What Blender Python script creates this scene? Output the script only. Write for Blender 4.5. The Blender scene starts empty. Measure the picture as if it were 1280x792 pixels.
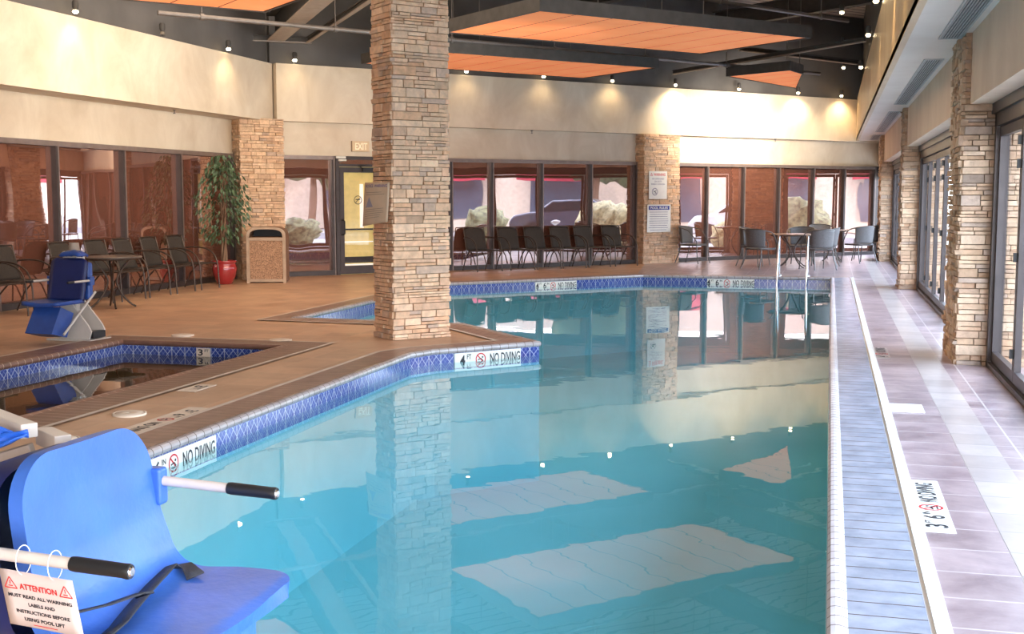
import bpy, math, random
from mathutils import Vector, Matrix, noise
PI = math.pi
random.seed(7)
SC = bpy.context.scene
COL = SC.collection

# ------------------------------------------------------------------ plan of the place
U = (.6756, .7373)            # direction along the back wall
N = (.7373, -.6756)           # out of the back wall, towards the pool
P0 = (-7.5, 23.52)            # a point on the back wall
TH = math.atan2(U[1], U[0])   # angle of the back wall
XL = -10.61                   # left wall
XR = 1.37                     # right glass doors
WH = 2.28                     # window head
Z1 = 2.90                     # underside of the upper band and of the soffit
Z2 = 3.95                     # top of the plaster band
ZC = 6.0                      # ceiling
WZ = -.13                     # water level

def B(s, k=0., z=0.):
    return Vector((P0[0] + U[0]*s + N[0]*k, P0[1] + U[1]*s + N[1]*k, z))

# ------------------------------------------------------------------ materials
def newmat(name):
    m = bpy.data.materials.new(name); m.use_nodes = True
    nt = m.node_tree; nt.nodes.clear()
    out = nt.nodes.new('ShaderNodeOutputMaterial')
    return m, nt, out

def nd(nt, t, ins=None, **kw):
    n = nt.nodes.new(t)
    for k, v in kw.items(): setattr(n, k, v)
    for k, v in (ins or {}).items():
        if isinstance(v, bpy.types.NodeSocket): nt.links.new(v, n.inputs[k])
        else: n.inputs[k].default_value = v
    return n

def c4(c): return (c[0], c[1], c[2], 1)

def ramp(nt, fac, stops):
    r = nd(nt, 'ShaderNodeValToRGB', {'Fac': fac})
    e = r.color_ramp.elements
    while len(e) < len(stops): e.new(.5)
    for i, (p, c) in enumerate(stops):
        e[i].position = p; e[i].color = c4(c)
    return r.outputs['Color']

def objco(nt, scale=(1, 1, 1), rot=(0, 0, 0), loc=(0, 0, 0), world=False):
    if world: src = nd(nt, 'ShaderNodeNewGeometry').outputs['Position']
    else: src = nd(nt, 'ShaderNodeTexCoord').outputs['Object']
    return nd(nt, 'ShaderNodeMapping', {'Vector': src, 'Scale': scale, 'Rotation': rot, 'Location': loc}).outputs['Vector']

def noi(nt, vec, scale, detail=3, rough=.5, dist=0.):
    return nd(nt, 'ShaderNodeTexNoise', {'Vector': vec, 'Scale': scale, 'Detail': detail, 'Roughness': rough, 'Distortion': dist}).outputs['Fac']

def mixc(nt, fac, a, b, mode='MIX'):
    n = nd(nt, 'ShaderNodeMix', data_type='RGBA', blend_type=mode)
    for i, v in ((0, fac), (6, a), (7, b)):
        if isinstance(v, bpy.types.NodeSocket): nt.links.new(v, n.inputs[i])
        else: n.inputs[i].default_value = v if i == 0 else c4(v)
    return n.outputs[2]

def bump(nt, h, strength=.3, dist=.02):
    return nd(nt, 'ShaderNodeBump', {'Height': h, 'Strength': strength, 'Distance': dist}).outputs['Normal']

def princ(nt, out, color, rough=.5, metal=0., normal=None, spec=.5, coat=0., emis=None, estr=0.):
    p = nd(nt, 'ShaderNodeBsdfPrincipled', {'Roughness': rough, 'Metallic': metal, 'Specular IOR Level': spec, 'Coat Weight': coat})
    if isinstance(color, bpy.types.NodeSocket): nt.links.new(color, p.inputs['Base Color'])
    else: p.inputs['Base Color'].default_value = c4(color)
    if normal is not None: nt.links.new(normal, p.inputs['Normal'])
    if emis: p.inputs['Emission Color'].default_value = c4(emis); p.inputs['Emission Strength'].default_value = estr
    if out: nt.links.new(p.outputs['BSDF'], out.inputs['Surface'])
    return p

def simple(name, color, rough=.5, metal=0., var=.12, vs=8., bmp=0., bs=60., spec=.5, coat=0., emis=None, estr=0.):
    m, nt, out = newmat(name)
    v = objco(nt)
    f = noi(nt, v, vs, 4)
    c = ramp(nt, f, [(.3, [x*(1-var) for x in color]), (.7, [min(1, x*(1+var)) for x in color])])
    nrm = bump(nt, noi(nt, v, bs, 3), bmp, .01) if bmp else None
    princ(nt, out, c, rough, metal, nrm, spec, coat, emis, estr)
    return m

def vcol(name, rough=.85, bmp=.5, bs=45., k=1.):
    m, nt, out = newmat(name)
    a = nd(nt, 'ShaderNodeVertexColor', layer_name='Col').outputs['Color']
    v = objco(nt, world=True)
    f = noi(nt, v, 14, 5, .6)
    c = mixc(nt, 1., a, ramp(nt, f, [(.3, (.78*k, .76*k, .74*k)), (.7, (1.15*k, 1.13*k, 1.1*k))]), 'MULTIPLY')
    princ(nt, out, c, rough, 0, bump(nt, noi(nt, v, bs, 6, .7), bmp, .02), .25)
    return m

M = {}
# mottled cream plaster
def plaster(name, a, b, rough=.7):
    m, nt, out = newmat(name)
    v = objco(nt, (1, 1, .7), world=True)
    f = noi(nt, v, 1.3, 6, .62, .6)
    c = ramp(nt, f, [(.28, a), (.52, [(x+y)/2 for x, y in zip(a, b)]), (.74, b)])
    princ(nt, out, c, rough, 0, bump(nt, noi(nt, v, 12, 4), .05, .01), .3)
    return m
M['plaster'] = plaster('plaster', (.62, .51, .385), (.82, .73, .60))
M['plaster_r'] = plaster('plaster_right', (.72, .51, .36), (.88, .67, .50))
# satin fascia
m, nt, out = newmat('satin_fascia')
v = objco(nt, (.3, 1, .5), world=True)
princ(nt, out, ramp(nt, noi(nt, v, 2, 3), [(.3, (.62, .43, .24)), (.7, (.74, .55, .33))]), .35, .1, None, .5)
M['fascia'] = m
M['soffit'] = plaster('soffit_plaster', (.76, .66, .57), (.86, .77, .68), .45)
M['dark'] = simple('dark_paint', (.055, .050, .048), .7, var=.2)
M['darkwall'] = simple('dark_wall_paint', (.105, .098, .096), .8, var=.25, vs=1.)
M['stone'] = vcol('ledger_stone')
M['frame'] = simple('bronze_frame', (.055, .042, .04), .4, .3)
M['framelight'] = simple('bronze_frame_edge', (.26, .20, .18), .35, .5)
M['chrome'] = simple('polished_steel', (.75, .75, .76), .12, 1., var=.05)
M['blackrub'] = simple('black_rubber', (.012, .012, .013), .45)
M['bluepl'] = simple('blue_plastic', (.045, .14, .50), .38, var=.18, vs=5, bmp=.15, bs=40)
M['bluemid'] = simple('mid_blue_plastic', (.022, .07, .30), .4, var=.15)
M['bluedk'] = simple('dark_blue_plastic', (.008, .016, .10), .45)
M['bluefab'] = simple('blue_vinyl_cover', (.02, .12, .60), .4, var=.2)
M['whitept'] = simple('white_powder_coat', (.62, .55, .49), .3, var=.04)
M['whitepl'] = simple('white_plastic', (.78, .76, .70), .45, var=.04)
M['tagwhite'] = simple('tag_card', (.60, .48, .43), .5, var=.03)
M['lidw'] = simple('skimmer_lid', (.75, .62, .50), .5, var=.06)
M['sling'] = simple('sling_fabric', (.034, .026, .021), .8, var=.3, vs=60, bmp=.3, bs=200)
M['chairmetal'] = simple('chair_metal', (.075, .055, .045), .35, .6)
M['wicker'] = simple('wicker_weave', (.12, .11, .108), .6, var=.4, vs=90, bmp=.8, bs=120)
M['wickmetal'] = simple('wicker_chair_metal', (.11, .10, .095), .3, .7)
M['tabletop'] = simple('table_top', (.40, .25, .17), .25, var=.2, vs=12)
M['tabledark'] = simple('side_table_top', (.10, .085, .075), .3, var=.2)
M['letter_black'] = simple('letter_black', (.012, .012, .018), .5)
M['letter_red'] = simple('letter_red', (.62, .03, .03), .5)
M['letter_blue'] = simple('letter_blue', (.03, .05, .30), .5)
M['letter_grey'] = simple('letter_grey', (.30, .28, .36), .5)
M['signwhite'] = simple('sign_white', (.84, .82, .78), .4, var=.03)
M['markw'] = simple('marker_tile_white', (.82, .80, .74), .25, var=.05)
M['noticec'] = simple('notice_sheet', (.62, .46, .32), .45, var=.06)
M['exitc'] = simple('exit_sign_face', (.75, .58, .36), .4, var=.05)
M['exitl'] = simple('exit_sign_letter', (.85, .76, .60), .4, emis=(1, .8, .5), estr=.3)
M['leaf'] = simple('ficus_leaf', (.06, .105, .05), .4, var=.6, vs=7)
M['bark'] = simple('bark', (.20, .12, .075), .9, bmp=.5)
M['potred'] = simple('red_glaze', (.30, .022, .025), .12, var=.15, coat=.5)
M['soil'] = simple('soil', (.04, .025, .02), .95)
M['binframe'] = simple('bin_frame', (.38, .27, .19), .5)
M['binside'] = simple('bin_side', (.23, .125, .07), .6)
M['aggregate'] = simple('bin_aggregate', (.33, .19, .115), .85, var=.55, vs=70, bmp=.6, bs=90)
M['grille'] = simple('grille_grey', (.50, .49, .48), .5)
M['grilledk'] = simple('grille_slot', (.10, .10, .105), .6)
M['pipe'] = simple('pipe_paint', (.19, .165, .155), .4, .4)
M['beam'] = simple('beam_paint', (.33, .26, .21), .55)
M['bulb'] = simple('lamp_bulb', (1, .9, .7), .4, emis=(1, .78, .45), estr=22.)
M['bulboff'] = simple('lamp_glass_unlit', (.2, .17, .14), .2)
M['yellow'] = simple('yellow_wall', (.66, .52, .20), .7, emis=(.75, .58, .22), estr=.45)  # wall glows by emission in place of lobby lighting
M['lobbywhite'] = simple('lobby_white', (.8, .76, .7), .6, emis=(1, .95, .9), estr=.7)  # emission here also replaces the lobby's lighting
M['strap'] = simple('strap_webbing', (.030, .030, .036), .6, bmp=.4, bs=300)

# orange acoustic tiles (local coordinates, seams every .61 across)
m, nt, out = newmat('orange_ceiling_tile')
v = objco(nt)
sx = nd(nt, 'ShaderNodeSeparateXYZ', {'Vector': v})
def seam(nt, val, period, width, phase=0.):
    a = nd(nt, 'ShaderNodeMath', {0: val, 1: phase}, operation='ADD').outputs[0]
    a = nd(nt, 'ShaderNodeMath', {0: a, 1: period}, operation='DIVIDE').outputs[0]
    a = nd(nt, 'ShaderNodeMath', {0: a}, operation='FRACT').outputs[0]
    a = nd(nt, 'ShaderNodeMath', {0: a, 1: .5}, operation='SUBTRACT').outputs[0]
    a = nd(nt, 'ShaderNodeMath', {0: a}, operation='ABSOLUTE').outputs[0]
    return nd(nt, 'ShaderNodeMath', {0: a, 1: .5 - width/period/2}, operation='GREATER_THAN').outputs[0]
s1 = seam(nt, sx.outputs['X'], .61, .022)
s2 = seam(nt, sx.outputs['Y'], 1.22, .010)
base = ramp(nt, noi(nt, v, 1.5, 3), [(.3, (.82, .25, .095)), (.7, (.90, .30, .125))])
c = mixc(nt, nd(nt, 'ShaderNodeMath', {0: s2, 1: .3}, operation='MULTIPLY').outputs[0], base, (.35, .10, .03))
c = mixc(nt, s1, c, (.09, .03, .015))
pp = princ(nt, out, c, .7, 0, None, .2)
nt.links.new(c, pp.inputs['Emission Color']); pp.inputs['Emission Strength'].default_value = .5  # panels are no lamps: their lit look is added as emission
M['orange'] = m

# corrugated metal deck
m, nt, out = newmat('metal_deck')
v = objco(nt, rot=(0, 0, -TH), world=True)
sx = nd(nt, 'ShaderNodeSeparateXYZ', {'Vector': v})
s = seam(nt, sx.outputs['Y'], .3, .05)
c = mixc(nt, s, ramp(nt, noi(nt, v, 1, 3), [(.3, (.55, .45, .39)), (.7, (.68, .58, .51))]), (.06, .05, .04))
princ(nt, out, c, .6, 0, None, .3)
M['deckmetal'] = m

# floor tile
def tile_mat(name, ca, cb, grout, px, py, ox=0., oy=0., rough=.3, seamw=.012):
    m, nt, out = newmat(name)
    v = objco(nt, world=True)
    sx = nd(nt, 'ShaderNodeSeparateXYZ', {'Vector': v})
    f = noi(nt, v, 2.2, 6, .65, .4)
    c = ramp(nt, f, [(.3, ca), (.7, cb)])
    fl = nd(nt, 'ShaderNodeTexWhiteNoise', noise_dimensions='2D')
    sc = nd(nt, 'ShaderNodeMapping', {'Vector': v, 'Scale': (1/px, 1/py, 1), 'Location': (ox/px, oy/py, 0)}).outputs['Vector']
    fv = nd(nt, 'ShaderNodeVectorMath', {0: sc}, operation='FLOOR').outputs[0]
    nt.links.new(fv, fl.inputs['Vector'])
    c = mixc(nt, 1., c, ramp(nt, fl.outputs['Value'], [(0, (.86, .84, .84)), (1, (1.08, 1.08, 1.1))]), 'MULTIPLY')
    g1 = seam(nt, sx.outputs['X'], px, seamw, ox + px/2*0)
    g2 = seam(nt, sx.outputs['Y'], py, seamw, oy)
    g = nd(nt, 'ShaderNodeMath', {0: g1, 1: g2}, operation='MAXIMUM').outputs[0]
    c = mixc(nt, g, c, grout)
    r = ramp(nt, noi(nt, v, 6, 4), [(.3, (rough*.7,)*3), (.7, (rough*1.4,)*3)])
    p = princ(nt, out, c, .3, 0, bump(nt, noi(nt, v, 9, 5), .06, .02), .5)
    p.inputs['Roughness'].default_value = rough
    return m
M['tileL'] = tile_mat('deck_tile_warm', (.46, .26, .15), (.62, .39, .24), (.56, .40, .28), .333, .333, .0, 0, .38, .006)
M['tileR'] = tile_mat('deck_tile_daylit', (.19, .13, .14), (.47, .36, .35), (.50, .43, .41), .333, .333, -.44+.333, 0, .3)  # same tile as the left deck, cool daylight put into the colour
M['tileband'] = tile_mat('deck_tile_band', (.36, .30, .28), (.50, .43, .39), (.30, .26, .24), 5.0, .333, 0, 0, .28)
# brick coping bands: joints across the band
def coping_mat(name, ca, cb, rough, axis='Y', period=.1, grout=(.10, .07, .06), rot=0.):
    m, nt, out = newmat(name)
    v = objco(nt, rot=(0, 0, -rot), world=True)
    sx = nd(nt, 'ShaderNodeSeparateXYZ', {'Vector': v})
    f = noi(nt, v, 5, 5, .6)
    c = ramp(nt, f, [(.3, ca), (.7, cb)])
    g = seam(nt, sx.outputs[axis], period, .008)
    c = mixc(nt, g, c, grout)
    gh = nd(nt, 'ShaderNodeMath', {0: 1., 1: g}, operation='SUBTRACT').outputs[0]
    princ(nt, out, c, rough, 0, bump(nt, gh, .4, .01), .5)
    return m
M['copL'] = coping_mat('coping_brick_warm', (.20, .115, .085), (.33, .20, .155), .35)
M['copR'] = coping_mat('coping_brick_daylit', (.23, .25, .31), (.40, .42, .49), .22, period=.145)  # same brick as the left side, bluish daylight put into the colour
M['copU'] = coping_mat('coping_brick_diagonal', (.22, .125, .095), (.36, .22, .17), .35, 'X', .1, rot=TH)
M['copV'] = coping_mat('coping_brick_cross', (.22, .125, .095), (.36, .22, .17), .35, 'X', .1)
M['copSpa'] = coping_mat('coping_brick_spa', (.13, .06, .04), (.24, .115, .08), .4, grout=(.50, .36, .26))
M['bull'] = coping_mat('coping_bullnose_sheen', (.60, .56, .56), (.78, .74, .74), .18, 'Y', .1, (.22, .17, .16))  # white sheen of the right pool edge put into the colour
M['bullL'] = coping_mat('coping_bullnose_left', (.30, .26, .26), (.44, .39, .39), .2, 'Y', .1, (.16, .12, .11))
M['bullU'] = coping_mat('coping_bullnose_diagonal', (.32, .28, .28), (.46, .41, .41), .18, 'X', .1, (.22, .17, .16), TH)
M['linew'] = simple('pale_grout_line', (.62, .52, .44), .5)
M['grate'] = simple('white_grate', (.85, .83, .80), .4, var=.04)

# blue patterned waterline tile (UV driven)
m, nt, out = newmat('blue_waterline_tile')
uv = nd(nt, 'ShaderNodeTexCoord').outputs['UV']
sx = nd(nt, 'ShaderNodeSeparateXYZ', {'Vector': uv})
def tri(nt, val, per):
    a = nd(nt, 'ShaderNodeMath', {0: val, 1: per}, operation='DIVIDE').outputs[0]
    a = nd(nt, 'ShaderNodeMath', {0: a}, operation='FRACT').outputs[0]
    a = nd(nt, 'ShaderNodeMath', {0: a, 1: .5}, operation='SUBTRACT').outputs[0]
    return nd(nt, 'ShaderNodeMath', {0: a}, operation='ABSOLUTE').outputs[0]
tu = tri(nt, sx.outputs['X'], .10); tv = tri(nt, sx.outputs['Y'], .10)
d = nd(nt, 'ShaderNodeMath', {0: tu, 1: tv}, operation='ADD').outputs[0]
d = nd(nt, 'ShaderNodeMath', {0: d, 1: .5}, operation='SUBTRACT').outputs[0]
d = nd(nt, 'ShaderNodeMath', {0: d}, operation='ABSOLUTE').outputs[0]
line = nd(nt, 'ShaderNodeMath', {0: d, 1: .05}, operation='LESS_THAN').outputs[0]
dd = nd(nt, 'ShaderNodeMath', {0: tu, 1: tv}, operation='SUBTRACT').outputs[0]
dd = nd(nt, 'ShaderNodeMath', {0: dd}, operation='ABSOLUTE').outputs[0]
l2 = nd(nt, 'ShaderNodeMath', {0: dd, 1: .05}, operation='LESS_THAN').outputs[0]
ed = seam(nt, sx.outputs['X'], .15, .006)
c = mixc(nt, noi(nt, uv, 9, 3), (.012, .025, .17), (.05, .09, .36))
c = mixc(nt, nd(nt, 'ShaderNodeMath', {0: l2, 1: .25}, operation='MULTIPLY').outputs[0], c, (.35, .45, .8))
c = mixc(nt, line, c, (.33, .39, .60))
c = mixc(nt, ed, c, (.5, .52, .6))
princ(nt, out, c, .12, 0, None, .6)
M['bluetile'] = m

# basin
m, nt, out = newmat('pool_plaster')
v = objco(nt, world=True)
princ(nt, out, ramp(nt, noi(nt, v, .6, 5), [(.3, (.31, .62, .66)), (.7, (.40, .72, .76))]), .6)
M['basin'] = m
M['spabasin'] = simple('spa_plaster', (.16, .12, .06), .6, var=.2, vs=2)

def schlick(nt, f0, nrm=None):
    g = nd(nt, 'ShaderNodeNewGeometry')
    d = nd(nt, 'ShaderNodeVectorMath', {0: g.outputs['Incoming'], 1: nrm if nrm is not None else g.outputs['Normal']}, operation='DOT_PRODUCT').outputs['Value']
    d = nd(nt, 'ShaderNodeMath', {0: d}, operation='ABSOLUTE').outputs[0]
    d = nd(nt, 'ShaderNodeMath', {0: 1., 1: d}, operation='SUBTRACT').outputs[0]
    d = nd(nt, 'ShaderNodeMath', {0: d, 1: 5.}, operation='POWER').outputs[0]
    return nd(nt, 'ShaderNodeMath', {0: d, 1: 1-f0, 2: f0}, operation='MULTIPLY_ADD', use_clamp=True).outputs[0]

def water(name, tint, body, bodyfac, wave=.02, wscale=1.6):
    m, nt, out = newmat(name)
    v = objco(nt, (1, 1, 1), world=True)
    h = noi(nt, v, wscale, 3, .5)
    h2 = noi(nt, v, wscale*6, 2, .5)
    hh = nd(nt, 'ShaderNodeMath', {0: h2, 1: .06, 2: h}, operation='MULTIPLY_ADD').outputs[0]
    nrm = bump(nt, hh, 1., wave)
    tr = nd(nt, 'ShaderNodeBsdfTransparent', {'Color': c4(tint)}).outputs[0]
    df = nd(nt, 'ShaderNodeBsdfDiffuse', {'Color': c4(body)}).outputs[0]
    b = nd(nt, 'ShaderNodeMixShader', {0: bodyfac, 1: tr, 2: df}).outputs[0]
    gl = nd(nt, 'ShaderNodeBsdfGlossy', {'Color': (1, 1, 1, 1), 'Roughness': .0, 'Normal': nrm}).outputs[0]
    fr = schlick(nt, .02, nrm)
    s = nd(nt, 'ShaderNodeMixShader', {0: fr, 1: b, 2: gl}).outputs[0]
    nt.links.new(s, out.inputs['Surface'])
    return m
M['water'] = water('pool_water', (.62, .89, .94), (.13, .56, .76), .06, .0022, .9)
M['spawater'] = water('spa_water', (.80, .72, .50), (.06, .05, .025), .35, .002)

def glass(name, tint, gfac=None, ior=1.5):
    m, nt, out = newmat(name)
    tr = nd(nt, 'ShaderNodeBsdfTransparent', {'Color': c4(tint)}).outputs[0]
    gl = nd(nt, 'ShaderNodeBsdfGlossy', {'Color': (1, 1, 1, 1), 'Roughness': .01}).outputs[0]
    fr = schlick(nt, .05)
    s = nd(nt, 'ShaderNodeMixShader', {0: fr, 1: tr, 2: gl}).outputs[0]
    nt.links.new(s, out.inputs['Surface'])
    return m
M['glass'] = glass('clear_glass', (.93, .95, .96))
M['doorglass'] = glass('door_glass', (.85, .83, .80), ior=1.6)

# bronze reflective glass with slightly wavy panes
m, nt, out = newmat('bronze_mirror_glass')
v = objco(nt, (1, 1, .5), world=True)
nrm = bump(nt, noi(nt, v, 1.1, 1, .3), 1., .006)
df = nd(nt, 'ShaderNodeBsdfDiffuse', {'Color': (.155, .062, .042, 1)}).outputs[0]
gl = nd(nt, 'ShaderNodeBsdfGlossy', {'Color': (.98, .78, .74, 1), 'Roughness': .012, 'Normal': nrm}).outputs[0]
s = nd(nt, 'ShaderNodeMixShader', {0: .34, 1: df, 2: gl}).outputs[0]
nt.links.new(s, out.inputs['Surface'])
M['bronze'] = m

# outdoors
M['pave'] = simple('street_concrete', (.50, .48, .45), .9, var=.15, vs=.5)
M['asph'] = simple('asphalt', (.20, .20, .21), .9, var=.15)
M['awning'] = simple('red_awning', (.42, .03, .06), .7)
M['stucco'] = simple('shop_stucco', (.74, .62, .50), .8)
M['shopglass'] = simple('shop_window', (.10, .13, .18), .1)
M['bush'] = simple('hedge_leaves', (.26, .27, .14), .7, var=.6, vs=9, bmp=.8, bs=12)
M['bushy'] = simple('yellow_shrub', (.62, .55, .30), .7, var=.5, vs=9, bmp=.8, bs=12)
M['treeleaf'] = simple('tree_leaves', (.10, .13, .06), .8, var=.5, vs=5, bmp=.8, bs=9)
M['carw'] = simple('car_paint_white', (.7, .7, .72), .25, coat=.6)
M['carb'] = simple('car_paint_dark', (.05, .055, .08), .25, coat=.6)
M['carg'] = simple('car_window', (.02, .025, .03), .05)
M['lampw'] = simple('bollard_lamp_white', (.85, .85, .82), .4)

# ------------------------------------------------------------------ mesh builder
class MB:
    def __init__(s): s.v = []; s.f = []; s.c = []; s.uv = {}; s.sm = []
    def poly(s, pts, col=None, uv=None, smooth=False):
        i = len(s.v); s.v += [tuple(p) for p in pts]
        s.f.append(tuple(range(i, i+len(pts)))); s.c.append(col); s.sm.append(smooth)
        if uv: s.uv[len(s.f)-1] = uv
    def mesh(s, vs, fs, col=None, smooth=False):
        i = len(s.v); s.v += [tuple(p) for p in vs]
        for f in fs: s.f.append(tuple(i+j for j in f)); s.c.append(col); s.sm.append(smooth)
    def box(s, a, b, col=None, mtx=None):
        (x0, y0, z0), (x1, y1, z1) = a, b
        vs = [Vector(p) for p in ((x0,y0,z0),(x1,y0,z0),(x1,y1,z0),(x0,y1,z0),(x0,y0,z1),(x1,y0,z1),(x1,y1,z1),(x0,y1,z1))]
        if mtx: vs = [mtx @ p for p in vs]
        s.mesh(vs, [(0,3,2,1),(4,5,6,7),(0,1,5,4),(1,2,6,5),(2,3,7,6),(3,0,4,7)], col)
    def prism(s, poly, z0, z1, col=None):
        n = len(poly)
        vs = [(p[0], p[1], z0) for p in poly] + [(p[0], p[1], z1) for p in poly]
        fs = [tuple(reversed(range(n))), tuple(range(n, 2*n))] + [(i, (i+1) % n, n+(i+1) % n, n+i) for i in range(n)]
        s.mesh(vs, fs, col)
    def tube(s, pts, r, seg=10, caps=True, flat=None):
        pts = [Vector(p) for p in pts]; n = len(pts)
        rr = r if isinstance(r, (list, tuple)) else [r]*n
        vs = []; up = None
        for i, p in enumerate(pts):
            t = (pts[min(i+1, n-1)] - pts[max(i-1, 0)]).normalized()
            if up is None:
                up = Vector((0, 0, 1)) if abs(t.z) < .9 else Vector((1, 0, 0))
            a = t.cross(up).normalized(); b = a.cross(t).normalized(); up = b
            for k in range(seg):
                an = 2*PI*k/seg
                vs.append(p + a*math.cos(an)*rr[i] + b*math.sin(an)*rr[i])
        fs = []
        for i in range(n-1):
            for k in range(seg):
                k2 = (k+1) % seg
                fs.append((i*seg+k, i*seg+k2, (i+1)*seg+k2, (i+1)*seg+k))
        s.mesh(vs, fs, smooth=True)
        if caps:
            s.mesh(vs[:seg], [tuple(reversed(range(seg)))]); s.mesh(vs[-seg:], [tuple(range(seg))])
    def lathe(s, prof, seg=24, c=(0, 0, 0), smooth=True):
        vs = []; n = len(prof)
        for (r, z) in prof:
            for k in range(seg):
                a = 2*PI*k/seg
                vs.append((c[0]+r*math.cos(a), c[1]+r*math.sin(a), c[2]+z))
        fs = []
        for i in range(n-1):
            for k in range(seg):
                k2 = (k+1) % seg
                fs.append((i*seg+k, i*seg+k2, (i+1)*seg+k2, (i+1)*seg+k))
        s.mesh(vs, fs, smooth=smooth)
        s.mesh(vs[:seg], [tuple(reversed(range(seg)))]); s.mesh(vs[-seg:], [tuple(range(seg))])
    def grid(s, fn, nu, nv, smooth=True):
        vs = [fn(i/nu, j/nv) for i in range(nu+1) for j in range(nv+1)]
        w = nv+1
        s.mesh(vs, [(i*w+j, (i+1)*w+j, (i+1)*w+j+1, i*w+j+1) for i in range(nu) for j in range(nv)], smooth=smooth)
    def build(s, name, mat, parent=None, loc=None, rot=None, bevel=0., solid=0., mtx=None):
        me = bpy.data.meshes.new(name)
        vs = [tuple(mtx @ Vector(p)) for p in s.v] if mtx else s.v
        me.from_pydata(vs, [], s.f)
        me.polygons.foreach_set('use_smooth', s.sm)
        if any(c is not None for c in s.c):
            a = me.color_attributes.new('Col', 'FLOAT_COLOR', 'CORNER')
            dat = []
            for p, c in zip(me.polygons, s.c):
                dat += list(c4(c or (1, 1, 1))) * p.loop_total
            a.data.foreach_set('color', dat)
        if s.uv:
            ul = me.uv_layers.new(name='UVMap')
            for fi, uvs in s.uv.items():
                for li, q in zip(me.polygons[fi].loop_indices, uvs): ul.data[li].uv = q
        me.materials.append(M[mat] if isinstance(mat, str) else mat)
        me.update()
        o = bpy.data.objects.new(name, me); COL.objects.link(o)
        if parent is not None: o.parent = parent
        if loc is not None: o.location = loc
        if rot is not None: o.rotation_euler = rot
        if solid:
            md = o.modifiers.new('solid', 'SOLIDIFY'); md.thickness = solid; md.offset = 0
        if bevel:
            md = o.modifiers.new('bevel', 'BEVEL'); md.width = bevel; md.segments = 3; md.limit_method = 'ANGLE'
        return o

def tag(o, label, cat, group=None, kind=None):
    o['label'] = label; o['category'] = cat
    if group: o['group'] = group
    if kind: o['kind'] = kind
    return o
def thing(name, label, cat, loc=(0, 0, 0), rz=0., group=None):
    o = bpy.data.objects.new(name, None); COL.objects.link(o)
    o.location = loc; o.rotation_euler = (0, 0, rz); o.empty_display_size = .1
    return tag(o, label, cat, group)
def struct(o, label=None, cat=None):
    o['kind'] = 'structure'
    if label: o['label'] = label
    if cat: o['category'] = cat
    return o
def dup(root, loc, rz, label, group=None):
    r = root.copy(); COL.objects.link(r); r.location = loc; r.rotation_euler = (0, 0, rz); r['label'] = label
    if group: r['group'] = group
    for ch in list(root.children):
        c = ch.copy(); COL.objects.link(c); c.parent = r
        for g in list(ch.children):
            d = g.copy(); COL.objects.link(d); d.parent = c
    return r
def arc(p0, p1, p2, n=8):
    p0, p1, p2 = Vector(p0), Vector(p1), Vector(p2)
    return [p0*(1-t)**2 + p1*2*t*(1-t) + p2*t*t for t in [i/n for i in range(n+1)]]

def text_obj(name, body, w, h, mat, parent, loc, mtx, thick=.0015, bold=0.):
    """lettering fitted into w x h, centred, lying in the plane that mtx turns the local XY plane into"""
    cu = bpy.data.curves.new('t', 'FONT'); cu.body = body; cu.align_x = 'CENTER'; cu.align_y = 'CENTER'
    cu.size = 1.; cu.offset = bold; cu.resolution_u = 3
    to = bpy.data.objects.new('t', cu); COL.objects.link(to)
    bpy.context.view_layer.update()
    me = bpy.data.meshes.new_from_object(to.evaluated_get(bpy.context.evaluated_depsgraph_get()))
    bpy.data.objects.remove(to); bpy.data.curves.remove(cu)
    xs = [v.co.x for v in me.vertices]; ys = [v.co.y for v in me.vertices]
    cx, cy = (min(xs)+max(xs))/2, (min(ys)+max(ys))/2
    fx, fy = w/max(1e-6, max(xs)-min(xs)), h/max(1e-6, max(ys)-min(ys))
    for v in me.vertices:
        v.co = mtx @ Vector(((v.co.x-cx)*fx, (v.co.y-cy)*fy, 0)) + Vector(loc)
    me.materials.clear(); me.materials.append(M[mat]); me.name = name
    o = bpy.data.objects.new(name, me); COL.objects.link(o); o.parent = parent
    return o
UPR = Matrix.Rotation(PI/2, 3, 'X')     # text stands up, facing local -Y
FLAT = Matrix.Identity(3)

def ring(mb, c, r, w, mtx, n=28):
    c = Vector(c)
    vs = []
    for k in range(n):
        a = 2*PI*k/n
        for q in (r, r-w): vs.append(c + mtx @ Vector((q*math.cos(a), q*math.sin(a), 0)))
    mb.mesh(vs, [(2*k, (2*k+2) % (2*n), (2*k+3) % (2*n), 2*k+1) for k in range(n)])
def strip2(mb, c, p, q, w, mtx):
    c = Vector(c); p = Vector((p[0], p[1])); q = Vector((q[0], q[1])); d = (q-p).normalized(); nn = Vector((-d.y, d.x))*w/2
    mb.poly([c + mtx @ Vector((a.x, a.y, 0)) for a in (p-nn, q-nn, q+nn, p+nn)])

# ------------------------------------------------------------------ camera
f_px = 1500.
pit = math.atan(150/f_px); yaw = math.atan(399/math.hypot(f_px, 150))
cam = bpy.data.cameras.new('Camera'); co = bpy.data.objects.new('Camera', cam); COL.objects.link(co)
cam.sensor_width = 36; cam.lens = 36*f_px/1280; cam.clip_end = 400
co.location = (0, 0, 1.5); co.rotation_euler = (PI/2 - pit, 0, yaw)
SC.camera = co

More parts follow.
